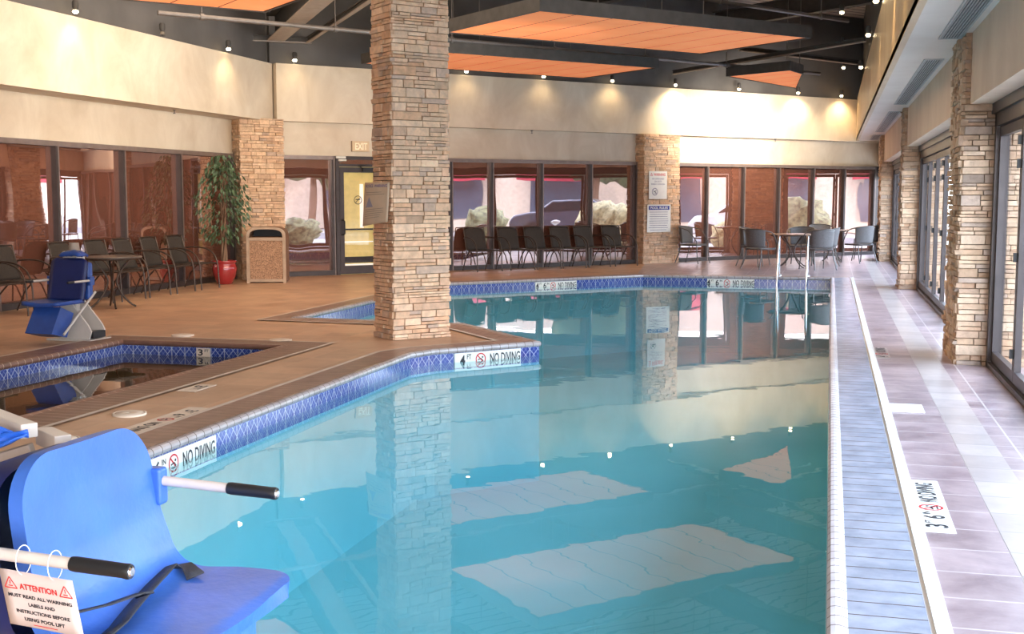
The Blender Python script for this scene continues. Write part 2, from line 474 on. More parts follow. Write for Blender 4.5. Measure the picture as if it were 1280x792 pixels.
# ------------------------------------------------------------------ pool outline, deck
POOL = [(.04, 2.9), (.04, 22.9), (-3.45, 22.87), (-6.38, 19.87), (-6.38, 13.62), (-4.15, 13.48),
        (-2.88, 11.98), (-3.72, 11.06), (-3.85, 10.75), (-3.85, 2.9)]
SPA = [(-5.3, 5.2), (-5.3, 11.0), (-7.12, 11.0), (-7.12, 5.2)]
S_END = 13.1
wallR = B((XR-P0[0])/U[0])
cornL = B((XL-P0[0])/U[0])
Yb = -5.0
OUT = [(-10.9, Yb), (1.9, Yb), (1.9, wallR.y+.6), (XR, wallR.y+.3), (cornL.x-.3, cornL.y+.3)]

import bmesh
def floor_with_holes(name, outer, holes, z, mat):
    bm = bmesh.new()
    es = []
    for lp in [outer]+holes:
        vs = [bm.verts.new((p[0], p[1], z)) for p in lp]
        for i in range(len(vs)): es.append(bm.edges.new((vs[i], vs[(i+1) % len(vs)])))
    bmesh.ops.triangle_fill(bm, use_beauty=True, use_dissolve=False, edges=es)
    for f in bm.faces:
        if f.normal.z < 0: f.normal_flip()
    me = bpy.data.meshes.new(name); bm.to_mesh(me); bm.free()
    me.materials.append(M[mat])
    o = bpy.data.objects.new(name, me); COL.objects.link(o)
    return o
fl = struct(floor_with_holes('floor', OUT, [POOL, SPA], 0., 'tileL'))
# right-hand deck: same tile with daylight tint in its colour, laid on the slab
mb = MB(); mb.box((.44, 2, .0), (.77, 23.2, .002)); mb.box((1.0, 2, .0), (XR+.3, wallR.y, .002)); mb.prism([(-3.62, 23.22), (1.0, 23.22), (1.0, 32.7), tuple(B(5.0, .1).xy)], 0, .002)
struct(mb.build('trim_1', 'tileR'))
mb = MB(); mb.box((.37, 2.5, .0), (.441, 23.3, .0023)); struct(mb.build('trim_90', 'grate'))
mb = MB(); mb.box((.77, 2, .0), (1.0, 31.0, .0035))
struct(mb.build('trim_2', 'tileband'))

def offset_poly(poly, d):
    """offset a CCW closed polyline outwards (to the right of travel) by d"""
    n = len(poly); out = []
    for i in range(n):
        p0, p1, p2 = Vector(poly[i-1]), Vector(poly[i]), Vector(poly[(i+1) % n])
        a = (p1-p0).normalized(); b = (p2-p1).normalized()
        na, nb = Vector((a.y, -a.x)), Vector((b.y, -b.x))
        m = (na+nb); m = m/max(.35, m.dot(na))
        out.append(p1 + m*d)
    return out
# coping band + bullnose, built edge by edge
def coping(poly, width, mats_top, mats_nose, first_trim, line=True):
    o1 = offset_poly(poly, width); o2 = offset_poly(poly, width+.045); inn = offset_poly(poly, -.02)
    n = len(poly)
    groups = {}
    for i in range(n):
        j = (i+1) % n
        e = (Vector(poly[j])-Vector(poly[i]))
        mt = mats_top(i, e); mn = mats_nose(i, e)
        g = groups.setdefault(mt, MB())
        z = .012
        g.poly([(o1[i].x, o1[i].y, z), (o1[j].x, o1[j].y, z), (poly[j][0], poly[j][1], z), (poly[i][0], poly[i][1], z)][::-1])
        g = groups.setdefault(mn, MB())
        prof = [(.055, .0125), (.03, .020), (.012, .021), (-.004, .018), (-.016, .006), (-.02, -.010), (-.016, -.026), (-.004, -.036), (.012, -.040)]
        offs = [offset_poly(poly, q[0]) for q in prof]
        for a in range(len(prof)-1):
            g.poly([(offs[a][i].x, offs[a][i].y, prof[a][1]), (offs[a][j].x, offs[a][j].y, prof[a][1]),
                    (offs[a+1][j].x, offs[a+1][j].y, prof[a+1][1]), (offs[a+1][i].x, offs[a+1][i].y, prof[a+1][1])][::-1], smooth=True)
        if line and not line_skip(i):
            g = groups.setdefault('linew', MB())
            g.poly([(o2[i].x, o2[i].y, z), (o2[j].x, o2[j].y, z), (o1[j].x, o1[j].y, z), (o1[i].x, o1[i].y, z)][::-1])
    k = first_trim
    for mt, g in groups.items():
        struct(g.build('trim_%d' % k, mt)); k += 1
    return k
def line_skip(i): return i == 0
def mt(i, e):
    if i == 0: return 'copR'
    if abs(e.x) < .05 or (abs(e.y) > 3*abs(e.x)): return 'copL'
    if abs(abs(e.y/e.x)-1.) < .3 and i in (2, 6): return 'copU'
    return 'copV'
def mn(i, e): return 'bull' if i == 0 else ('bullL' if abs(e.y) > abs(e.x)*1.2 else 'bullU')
k = coping(POOL, .33, mt, mn, 3)
def line_skip(i): return False
k = coping(SPA, .36, lambda i, e: 'copSpa', lambda i, e: 'copSpa', k, True)
TRIM = k

# basins and waterline tile
def basin(name, poly, depth, matb, matt):
    n = len(poly)
    mbt = MB(); d = 0.
    for i in range(n):
        a, b = poly[i], poly[(i+1) % n]; L = math.dist(a, b)
        mbt.poly([(a[0], a[1], -.20), (b[0], b[1], -.20), (b[0], b[1], -.035), (a[0], a[1], -.035)][::-1],
                 uv=[(d, -.045+.02), (d+L, -.045+.02), (d+L, .12), (d, .12)][::-1])
        d += L
    mbb = MB()
    for i in range(n):
        a, b = poly[i], poly[(i+1) % n]
        mbb.poly([(a[0], a[1], -depth), (b[0], b[1], -depth), (b[0], b[1], -.20), (a[0], a[1], -.20)][::-1])
    bb = mbb.build(name, matb)
    bf = floor_with_holes(name+'_floor', poly, [], -depth, matb); bf.parent = bb; bf['kind'] = 'structure'
    struct(bb)
    global TRIM
    struct(mbt.build('trim_%d' % TRIM, matt)); TRIM += 1
basin('pool_basin', POOL, 1.45, 'basin', 'bluetile')
basin('spa_basin', SPA, .9, 'spabasin', 'bluetile')
o = floor_with_holes('pool_water', POOL, [], WZ, 'water'); tag(o, 'still turquoise swimming pool water reflecting the room', 'water', kind='structure')
o = floor_with_holes('spa_water', SPA, [], WZ, 'spawater'); tag(o, 'dark still water in the small square spa on the left', 'water', kind='structure')

# ------------------------------------------------------------------ walls
def wall_seg(mb, s0, s1, k0, k1, z0, z1):
    a, b, c, d = B(s0, k1), B(s1, k1), B(s1, k0), B(s0, k0)
    mb.prism([a, b, c, d], z0, z1)
KU = .2
sL = (XL-P0[0])/U[0]
mb = MB(); wall_seg(mb, sL-.5, S_END+.5, -.3, -.02, 0, ZC); struct(mb.build('wall_back', 'darkwall'))
mb = MB(); wall_seg(mb, sL-.5, S_END+.3, -.2, .0, WH, Z1+.05); struct(mb.build('wall_back_lower_band', 'plaster'))
mb = MB(); wall_seg(mb, -3.82, S_END, -.15, KU, Z1, Z2); struct(mb.build('wall_back_upper_band', 'plaster'))
mb = MB(); mb.box((XL-.35, Yb, 0), (XL-.06, cornL.y+.3, ZC)); struct(mb.build('wall_left', 'darkwall'))
XU = -10.05
mb = MB(); mb.box((XL-.1, Yb, WH), (XL, 20.25, Z1+.02)); struct(mb.build('wall_left_lower_band', 'plaster'))
cy = P0[1] + (XU-P0[0])*U[1]/U[0]
mb = MB(); mb.box((XL-.1, Yb, Z1), (XU, cy-.1, Z2)); struct(mb.build('wall_left_upper_band', 'plaster'))
mb = MB(); mb.box((XL-.05, Yb, Z2), (XU-.12, cy, ZC)); wall_seg(mb, -3.9, S_END, -.1, KU-.12, Z2, ZC)
struct(mb.build('wall_upper_dark', 'darkwall'))
mb = MB(); mb.box((-11.2, Yb-.2, 0), (2.2, Yb, ZC)); struct(mb.build('wall_front', 'plaster'))
# ceiling
mb = MB(); mb.box((-11.2, Yb, ZC), (2.2, 34.5, ZC+.1)); struct(mb.build('ceiling', 'deckmetal'))
# right side: soffit, fascia, dark upper wall
XF = .58
mb = MB(); mb.box((XF, Yb, Z1+.03), (XR+.6, wallR.y+.2, Z1+.10)); struct(mb.build('soffit', 'soffit'))
mb = MB(); mb.box((XF, Yb, Z1+.02), (XF+.06, wallR.y-.7, 4.02)); struct(mb.build('wall_right_fascia', 'fascia'))
mb = MB(); mb.box((XF+.1, Yb, 4.0), (XF+.2, wallR.y, ZC)); struct(mb.build('wall_right_upper', 'dark'))
# header beams over the doors between piers, and right wall behind
PIERS = [(11.36, 12.45), (20.50, 21.25), (29.25, 30.55)]
bays = [(2.0, 11.36), (12.45, 20.50), (21.25, 29.25), (30.55, wallR.y+.1)]
BX = 1.16
mb = MB()
for (a, b) in bays: mb.box((BX, a, 2.31), (XR+.5, b, Z1+.04))
mb.box((BX, Yb, 2.31), (XR+.5, 2.0, Z1+.04))
struct(mb.build('wall_right', 'plaster_r'))

# ------------------------------------------------------------------ ledger stone
STC = [(.62, .47, .36), (.66, .51, .39), (.60, .45, .34), (.69, .54, .42), (.63, .46, .35), (.56, .42, .33), (.66, .52, .41), (.60, .42, .30), (.50, .41, .36), (.70, .56, .45)]
def ledger(poly, z0, z1, prot=.03, tone=1., rowh=(.04, .10), lens=(.12, .36), inner_back=()):
    """stacked stone on every side of a polygon (CCW, seen from above)"""
    mb = MB()
    n = len(poly)
    ins = offset_poly(poly, -.03)
    mb.prism([(p.x, p.y) for p in ins], z0, z1, (.30, .21, .15))
    z = z0; r = 0
    while z < z1-.01:
        h = random.uniform(*rowh)
        if z+h > z1: h = z1-z
        for i in range(n):
            if i in inner_back: continue
            a, b = Vector(poly[i]), Vector(poly[(i+1) % n]); L = (b-a).length; d = (b-a)/L; nn = Vector((d.y, -d.x))
            t = -.01 if (r+i) % 2 else .0
            tend = L + (.012 if (r+i) % 2 == 0 else 0)
            while t < tend-.005:
                ln = random.uniform(*lens)
                if tend-(t+ln) < .08: ln = tend-t
                # a block cell is one tall stone or two or three thin courses, each broken on its own
                q = random.random()
                nsub = 1 if q < .48 or h < .055 else 2
                cuts = sorted([0.] + [(k+random.uniform(-.18, .18))/nsub for k in range(1, nsub)] + [1.])
                for za_, zb_ in zip(cuts[:-1], cuts[1:]):
                    xs = [t, t+ln]
                    if ln > .2 and random.random() < .5: xs = [t, t+ln*random.uniform(.3, .7), t+ln]
                    for xa, xb in zip(xs[:-1], xs[1:]):
                        p = random.uniform(.0, prot) * (1 if random.random() < .85 else 1.35)
                        c = random.choice(STC); c = (c[0]*1.07, c[1]*.97, c[2]*.86); f = random.uniform(.90, 1.08)*tone
                        if random.random() < .03: f *= .75
                        col = [min(1, x*f) for x in c]
                        g = .0016
                        j = [random.uniform(-.005, .005) for _ in range(4)]
                        x0, x1 = xa+g, xb-g
                        za, zb = z + h*za_ + g, z + h*zb_ - g
                        tilt = random.uniform(-.006, .006)
                        def P(x, y, zz): w = a + d*x + nn*y; return (w.x, w.y, zz)
                        vs = [P(x0, -.03, za), P(x1, -.03, za), P(x1, -.03, zb), P(x0, -.03, zb),
                              P(x0+.002, p+j[0], za+.002), P(x1-.002, p+j[1], za+.002), P(x1-.002, p+j[2]+tilt, zb-.002), P(x0+.002, p+j[3]+tilt, zb-.002)]
                        mb.mesh(vs, [(4, 5, 6, 7), (0, 1, 5, 4), (1, 2, 6, 5), (2, 3, 7, 6), (3, 0, 4, 7)], col)
                t += ln
        z += h; r += 1
    return mb

# main column on the pool peninsula
C = Vector((-4.40, 11.79)); W = .66; D = .44
c1 = C + Vector(U)*W; c3 = C - Vector(N)*D; c2 = c1 - Vector(N)*D
mb = ledger([C, c1, c2, c3], 0.0, ZC, .022, 1.28)
tag(mb.build('stone_pillar', 'stone'), 'tall stacked-stone pillar standing at the pool peninsula, floor to ceiling', 'pillar')
# back wall pillar with the signs
q = [B(4.78, .30).xy, B(5.80, .30).xy, B(5.80, -.05).xy, B(4.78, -.05).xy]
mb = ledger([tuple(x) for x in q], 0, Z1, .02, 1.1, inner_back=(2,))
tag(mb.build('stone_pillar', 'stone'), 'stacked-stone pier on the back wall carrying the two white pool signs', 'pillar')
# left corner pillar
q = [B(-4.62, .42).xy, B(-3.8, .42).xy, B(-3.8, -.05).xy, B(-4.62, -.05).xy]
mb = ledger([tuple(x) for x in q], 0, Z1+.02, .02, 1.0, inner_back=(2,))
tag(mb.build('stone_pillar', 'stone'), 'stacked-stone pier in the left corner behind the ficus and litter bin', 'pillar')
LAB = ['nearest stacked-stone pier between the glass doors on the right', 'second stacked-stone pier along the right glass doors, behind the nearest one', 'farthest stacked-stone pier on the right, by the patio chairs']
for (y0, y1), lab in zip(PIERS, LAB):
    mb = ledger([(1.12, y0), (XR+.45, y0), (XR+.45, y1), (1.12, y1)], 0, Z1+.03, .035, .92, inner_back=(1,))
    tag(mb.build('stone_pillar', 'stone'), lab, 'pillar')

# ------------------------------------------------------------------ back and left windows
WIN = 1
def window_band(to_world, edges, z0, z1, ax, label):
    """row of bronze panes between vertical mullions; to_world(t,k,z)"""
    global WIN
    root = bpy.data.objects.new('window_%d' % WIN, None); COL.objects.link(root); root['kind'] = 'structure'; WIN += 1
    for a, b in zip(edges[:-1], edges[1:]):
        mb = MB(); mb.poly([to_world(a, .0, z0), to_world(b, .0, z0), to_world(b, .0, z1), to_world(a, .0, z1)])
        mb.build('pane', 'bronze', root)
    def bar(mb, a, b, k0, k1, zz0, zz1):
        vs = [to_world(a, k1, zz0), to_world(b, k1, zz0), to_world(b, k0, zz0), to_world(a, k0, zz0),
              to_world(a, k1, zz1), to_world(b, k1, zz1), to_world(b, k0, zz1), to_world(a, k0, zz1)]
        mb.mesh(vs, [(0,3,2,1),(4,5,6,7),(0,1,5,4),(1,2,6,5),(2,3,7,6),(3,0,4,7)])
    for e in edges:
        mb = MB(); bar(mb, e-.03, e+.03, .0, .085, z0, z1); o = mb.build('mullion', 'frame', root)
        mb = MB(); bar(mb, e+.012, e+.034, .085, .092, z0, z1); mb.build('mullion_edge', 'framelight', o)
    mb = MB(); bar(mb, edges[0], edges[-1], .0, .09, z1-.07, z1); mb.build('head_rail', 'framelight', root)
    mb = MB(); bar(mb, edges[0], edges[-1], .0, .09, z0, z0+.09); mb.build('sill_rail', 'frame', root)
    return root
tb = lambda t, k, z: B(t, k, z)
tl = lambda t, k, z: Vector((XL + k, t, z))
window_band(tb, [-.62, -.05, .93, 2.18, 3.48, 4.72], 0.0, WH, 1, '')
window_band(tb, [5.85, 6.86, 8.02, 9.19, 10.38, 11.5, 12.62], 0.0, WH, 1, '')
window_band(tb, [-3.80, -2.66], 0.0, WH, 1, '')
window_band(tl, [9.7, 10.95, 12.2, 13.45, 14.8, 16.46, 18.14, 19.95][::1], 0.0, WH, 1, '')
# dark corner return at the far right
mb = MB(); wall_seg(mb, 12.62, S_END+.2, -.05, .03, 0, WH); struct(mb.build('wall_corner_panel', 'frame'))
mb = MB(); wall_seg(mb, -1.66, -.62, -.05, .01, 0, WH); struct(mb.build('wall_door_side_panel', 'bronze'))

# lobby door (door_1) in the back wall, with a yellow lobby behind
door = bpy.data.objects.new('door_1', None); COL.objects.link(door); door['kind'] = 'structure'
door.location = B(-2.62, 0.02); door.rotation_euler = (0, 0, TH)
DW = .96
def dbox(a, b, name, mat, par=door, **kw):
    mb = MB(); mb.box(a, b); return mb.build(name, mat, par, **kw)
mb = MB(); mb.box((0, -.10, 0), (.07, .03, WH)); mb.box((DW-.05+.0, -.10, 0), (DW+.02, .03, WH)); mb.box((.07, -.10, WH-.06), (DW-.05, .03, WH)); mb.box((.07, -.10, 2.08), (DW-.05, .03, 2.13))
mb.build('door_frame', 'frame', door)
dbox((.07, -.03, 2.13), (DW-.05, -.02, WH-.06), 'transom_pane', 'bronze')
leaf = MB(); leaf.box((.08, -.09, .01), (.17, -.04, 2.07)); leaf.box((DW-.14, -.09, .01), (DW-.055, -.04, 2.07)); leaf.box((.17, -.09, 1.97), (DW-.14, -.04, 2.07)); leaf.box((.17, -.09, .01), (DW-.14, -.04, .17))
lf = leaf.build('door_leaf', 'frame', door)
mb = MB(); mb.poly([(.17, -.065, .17), (DW-.14, -.065, .17), (DW-.14, -.065, 1.97), (.17, -.065, 1.97)]); mb.build('pane', 'doorglass', lf)
mb = MB(); mb.tube(arc((.12, -.09, 1.06), (.12, -.17, 1.06), (.14, -.17, 1.03)) + arc((.14, -.17, .80), (.12, -.17, .77), (.12, -.09, .77)), .012)
mb.build('pull_handle', 'blackrub', lf)
mb = MB(); mb.box((.17, -.115, .86), (DW-.14, -.095, .89)); mb.box((.17, -.11, .865), (.2, -.06, .885)); mb.box((DW-.17, -.11, .865), (DW-.14, -.06, .885)); mb.build('push_bar', 'blackrub', lf)
mb = MB(); mb.box((.55, -.15, 1.99), (.86, -.09, 2.05)); mb.tube([(.58, -.12, 2.05), (.45, -.15, 2.09), (.62, -.11, 2.12)], .01, 6); mb.build('door_closer', 'blackrub', lf)
mb = MB(); mb.tube([(.05, -.12, 2.2), (.21, -.12, 2.2)], .02, 8); mb.box((.0, -.13, 2.235), (.20, -.1, 2.275)); mb.build('door_light', 'whitepl', door)
mb = MB(); cc = (.47, -.073, 1.44); ring(mb, cc, .085, .012, UPR); strip2(mb, cc, (-.055, -.055), (.055, .055), .012, UPR); strip2(mb, cc, (-.05, 0.01), (.05, .01), .016, UPR)
dk = mb.build('no_smoking_decal', 'letter_black', lf)
# open the wall behind the glass: bright lobby room front placed just in front of the dark wall
lob = MB(); lob.box((-.02, -.012, 0.0), (DW+.02, -.006, WH)); 
lb = bpy.data.objects.new('lobby', None); COL.objects.link(lb); lb['kind'] = 'structure'; lb['label'] = 'yellow lobby seen through the glass door'
lb.location = door.location; lb.rotation_euler = door.rotation_euler

# ------------------------------------------------------------------ right-hand folding glass doors
DN = 2
for bi, (y0, y1) in enumerate(bays):
    root = bpy.data.objects.new('door_%d' % DN, None); COL.objects.link(root); root['kind'] = 'structure'; DN += 1
    a, b = y0+.02, y1-.02
    X = XR
    mb = MB(); mb.box((X, a, 0), (X+.12, a+.10, 2.31)); mb.box((X, b-.10, 0), (X+.12, b, 2.31)); mb.box((X, a, 2.11), (X+.12, b, 2.31)); mb.box((X, a, 0), (X+.12, b, .05))
    mb.build('door_frame', 'frame', root)
    npn = max(1, round((b-a-.2)/1.3)); w = (b-a-.2)/npn
    for i in range(npn):
        p, q = a+.1+i*w, a+.1+(i+1)*w
        mb = MB(); mb.box((X+.03, p+.005, .06), (X+.08, p+.06, 2.10)); mb.box((X+.03, q-.06, .06), (X+.08, q-.005, 2.10)); mb.box((X+.03, p+.06, 2.02), (X+.08, q-.06, 2.10)); mb.box((X+.03, p+.06, .06), (X+.08, q-.06, .15))
        lf = mb.build('door_leaf', 'frame', root)
        mb = MB(); mb.poly([(X+.055, p+.06, .15), (X+.055, q-.06, .15), (X+.055, q-.06, 2.02), (X+.055, p+.06, 2.02)]); mb.build('pane', 'glass', lf)
        mb = MB()
        for hz in (.25, 1.0, 1.72, 1.9): mb.box((X+.0, p-.02, hz), (X+.03, p+.02, hz+.07))
        mb.build('hinge', 'blackrub', lf)
# header inner trim above the frames (layered bronze)
mb = MB()
for (a, b) in bays: mb.box((XR-.03, a, 2.22), (XR+.1, b, 2.31))
struct(mb.build('trim_%d' % TRIM, 'frame')); TRIM += 1

# ------------------------------------------------------------------ ceiling vents
vent = None
VL = ['nearest long slotted air vent in the white soffit over the glass doors', 'second slotted soffit air vent from the camera', 'third slotted soffit air vent, beyond the second stone pier', 'farthest slotted soffit air vent near the corner']
for i, (ya, yb_) in enumerate([(8.6, 11.7), (13.4, 19.7), (21.4, 27.9), (29.2, 31.6)]):
    t = thing('air_vent', VL[i], 'vent', (1.0, (ya+yb_)/2, Z1+.03), 0, 'soffit air vents')
    h = (yb_-ya)/2
    mb = MB(); mb.box((-.10, -h, -.012), (-.08, h, 0)); mb.box((.08, -h, -.012), (.10, h, 0)); mb.box((-.08, -h, -.012), (.08, -h+.03, 0)); mb.box((-.08, h-.03, -.012), (.08, h, 0)); mb.build('frame', 'grille', t)
    mb = MB(); mb.box((-.08, -h+.03, -.003), (.08, h-.03, -.001)); mb.build('slot', 'grilledk', t)
    mb = MB()
    for j in range(7): x = -.07+.0233*j; mb.box((x-.004, -h+.03, -.010), (x+.004, h-.03, -.003))
    mb.build('louvre', 'grille', t)

# ------------------------------------------------------------------ orange cloud panels
def panel(label, org, lu, lv, z=3.9, thick=.17, poly=None):
    t = thing('ceiling_panel', label, 'ceiling panel', (org[0], org[1], z), TH, 'suspended orange ceiling panels')
    pl = poly or [(0, 0), (lu, 0), (lu, lv), (0, lv)]
    n = len(pl)
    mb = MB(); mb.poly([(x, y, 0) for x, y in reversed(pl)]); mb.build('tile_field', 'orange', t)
    mb = MB()
    o = [tuple(p) for p in offset_poly(pl, .035)]
    for i in range(n):
        j = (i+1) % n
        mb.mesh([(pl[i][0], pl[i][1], -.012), (pl[j][0], pl[j][1], -.012), (o[j][0], o[j][1], -.012), (o[i][0], o[i][1], -.012),
                 (pl[i][0], pl[i][1], thick), (pl[j][0], pl[j][1], thick), (o[j][0], o[j][1], thick), (o[i][0], o[i][1], thick)],
                [(0,1,2,3),(7,6,5,4),(3,2,6,7),(0,4,5,1)])
    mb.prism(pl, thick-.02, thick)
    mb.build('panel_edge', 'beam' if False else 'dark', t)
    mb = MB()
    for (x, y) in ((.3*lu, .3*lv), (.7*lu, .3*lv), (.3*lu, .7*lv), (.7*lu, .7*lv)) if not poly else ((pl[0][0]*.2+pl[2][0]*.8, pl[0][1]*.2+pl[2][1]*.8),):
        mb = MB(); mb.tube([(x, y, thick), (x, y, ZC-z)], .006, 6); mb.build('hanger', 'pipe', t)
    return t
Nv = (-N[0], -N[1])
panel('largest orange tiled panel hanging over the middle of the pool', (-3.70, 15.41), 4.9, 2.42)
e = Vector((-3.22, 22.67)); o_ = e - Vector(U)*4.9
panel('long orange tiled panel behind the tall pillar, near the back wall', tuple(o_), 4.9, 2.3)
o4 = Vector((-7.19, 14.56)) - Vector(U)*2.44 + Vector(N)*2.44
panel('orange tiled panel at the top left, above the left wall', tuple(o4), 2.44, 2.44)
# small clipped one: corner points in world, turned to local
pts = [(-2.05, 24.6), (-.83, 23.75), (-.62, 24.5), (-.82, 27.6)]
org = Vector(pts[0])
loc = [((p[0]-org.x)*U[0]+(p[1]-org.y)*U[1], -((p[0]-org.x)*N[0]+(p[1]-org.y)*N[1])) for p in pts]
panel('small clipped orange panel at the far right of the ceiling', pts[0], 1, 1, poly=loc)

# ------------------------------------------------------------------ pipes and beams
def tubething(name, label, cat, pts, r, mat, group=None, hang=True):
    mid = Vector(pts[0]); t = thing(name, label, cat, tuple(mid), 0, group)
    L = [Vector(p)-mid for p in pts]
    mb = MB(); mb.tube(L, r, 8); mb.build('pipe_run', mat, t)
    if hang:
        mb = MB(); d = L[-1]-L[0]; n = max(2, int(d.length/2.2))
        for i in range(n+1):
            mb = MB(); p = L[0]+d*(i+.3)/(n+.6); mb.tube([p, (p.x, p.y, ZC-mid.z)], .008, 5)
            mb.tube([p-d.normalized()*.03, p+d.normalized()*.03], r*1.45, 8)
            mb.build('hanger', mat, t)
    return t
tubething('sprinkler_pipe', 'long grey sprinkler pipe crossing the room below the dark ceiling', 'pipe', [(-9.31, 15.52, 4.1), (-.3, 26.65, 4.1)], .035, 'pipe')
tubething('sprinkler_pipe', 'grey pipe above the largest orange panel at the top right', 'pipe', [(-3.6, 16.2, 4.45), (.2, 21.4, 4.45)], .03, 'pipe')
def beam(label, a, b, w, h, mat='beam'):
    a, b = Vector(a), Vector(b); d = b-a; ang = math.atan2(d.y, d.x)
    t = thing('steel_beam', label, 'beam', tuple(a), ang, 'steel roof beams')
    L = d.length
    mb = MB(); mb.box((0, -w/2, 0), (L, w/2, .02)); mb.build('bottom_flange', mat, t)
    mb = MB(); mb.box((0, -.012, .02), (L, .012, h-.02)); mb.build('web', 'dark', t)
    mb = MB(); mb.box((0, -w/2, h-.02), (L, w/2, h)); mb.build('top_flange', 'dark', t)
beam('broad beige steel beam running diagonally at the top left of the tall pillar', (-6.2, 14.9, 4.3), (-9.75, 20.2, 4.3), .32, .45)
beam('thin beige steel angle beside the broad beam, left of the tall pillar', (-5.9, 15.7, 4.3), (-9.3, 20.6, 4.3), .07, .10)
beam('dark cross beam ending the two diagonal beams at the left', (-10.3, 20.1, 4.3), (-9.3, 20.75, 4.3), .10, .12, 'pipe')
beam('thin pale beam rising to the right above the small orange panel', (-3.45, 27.02, 4.2), (.5, 22.3, 4.2), .06, .09)
beam('thin pale beam along the wall behind the small orange panel', (-1.9, 25.6, 4.5), (.49, 28.9, 4.5), .08, .10)
for i, s in enumerate((-2.5, 2.5, 7.0)):
    a = B(s, .1, 5.35); b = B(s, 14.0, 5.35)
    beam(['dark roof beam crossing above the left panel', 'dark roof beam crossing above the middle panel', 'dark roof beam crossing above the right panel'][i], a, b, .2, .4, 'dark')


# ------------------------------------------------------------------ accent lamps
def lamp(label, p, rz, lit=True, power=18., aim=None, group='accent spotlights on the plaster band', size=1.1, blend=.9):
    t = thing('spotlight', label, 'lamp', p, rz, group)
    mb = MB(); mb.box((-.03, -.03, -.05), (.03, .03, -.03)); mb.tube([(0, 0, -.03), (0, 0, .03)], .008, 6); mb.build('bracket', 'dark', t)
    mb = MB(); mb.lathe([(.028, .02), (.045, .06), (.045, .13), (.03, .15)], 12); mb.build('lamp_shade', 'dark', t)
    mb = MB(); mb.lathe([(.004, -.030), (.028, -.020), (.040, .0), (.030, .020), (.012, .026)], 12); mb.build('bulb', 'bulb' if lit else 'bulboff', t)
    if lit and power:
        l = bpy.data.lights.new('spot', 'SPOT'); l.energy = power; l.color = (1, .74, .42); l.spot_size = size; l.spot_blend = blend; l.shadow_soft_size = .03
        lo = bpy.data.objects.new('light_beam', l); COL.objects.link(lo); lo.parent = t
        a = Vector(aim) if aim else Vector((0, -.25, -1))
        lo.location = Vector((0, -.24, .03)); lo.rotation_euler = a.to_track_quat('-Z', 'Y').to_euler()
for i, (y, lit, lab) in enumerate([(14.8, True, 'lit spotlight on top of the left wall band, nearest the camera'), (17.0, False, 'unlit spotlight on top of the left wall band, between two lit ones'), (19.1, True, 'lit spotlight on the left wall band close to the corner')]):
    lamp(lab, (XU+.07, y-.25, Z2+.05), PI/2, lit, 22, aim=(0, .15, -1), size=2.0)
names = ['first lit spotlight on the back wall band, right of the corner seam', 'lit spotlight on the back band just right of the tall pillar', 'lit spotlight on the back band, second to the right of the tall pillar', 'lit spotlight on the back band, left of the brightest one', 'brightest starburst spotlight on the back band above the signed pier', 'lit spotlight right of the brightest one on the back band', 'lit spotlight on the back band under the small orange panel', 'last lit spotlight on the back band before the fascia']
for i, (s, pw) in enumerate([(-3.48, 9), (.2, 12), (2.08, 14), (3.89, 24), (5.68, 140), (7.62, 70), (9.56, 120), (11.08, 80)]):
    lamp(names[i], B(s, KU+.07, Z2+.06), TH, True, pw, aim=(0, .10, -1), size=2.2)
for i, (y, pw) in enumerate([(11.2, 90), (13.2, 120), (17.0, 70), (20.5, 70), (25.5, 60)]):
    lamp(['first', 'second', 'third', 'fourth', 'fifth'][i] + ' small lit spotlight along the top of the golden right fascia', (XF-.07, y, 4.09), -PI/2, True, pw, aim=(0, .22, -1), group='spotlights on the right fascia', size=.8, blend=.9)
def downlight(label, px, py, Y):
    pass
for i, (x, y, z) in enumerate([(.1, 22.5, 4.75), (.15, 25.5, 4.55), (.2, 29.5, 4.5)]):
    lamp(['high small ceiling spotlight nearest the fascia top', 'middle small ceiling spotlight beside the fascia', 'farthest small ceiling spotlight in the dark corner'][i], (x, y, z), 0, True, 8, group='small spotlights in the dark right corner')

# sprinkler heads on plaster bands
for i, (p, lab) in enumerate([(B(1.9, .0, Z1-.02)+Vector((N[0]*.1, N[1]*.1, 0)), 'tiny sprinkler head under the back band, right of the tall pillar'), (B(9.0, .1, Z1-.02), 'tiny sprinkler head on the bright band above the patio tables'), (Vector((XL+.3, 17.6, Z1-.01)), 'tiny sprinkler head under the left upper band')]):
    mb = MB(); mb.lathe([(.03, .02), (.03, .005), (.008, 0), (.008, -.04), (.022, -.045), (.022, -.05)], 10)
    tag(mb.build('fire_sprinkler', 'pipe', loc=p), lab, 'sprinkler')

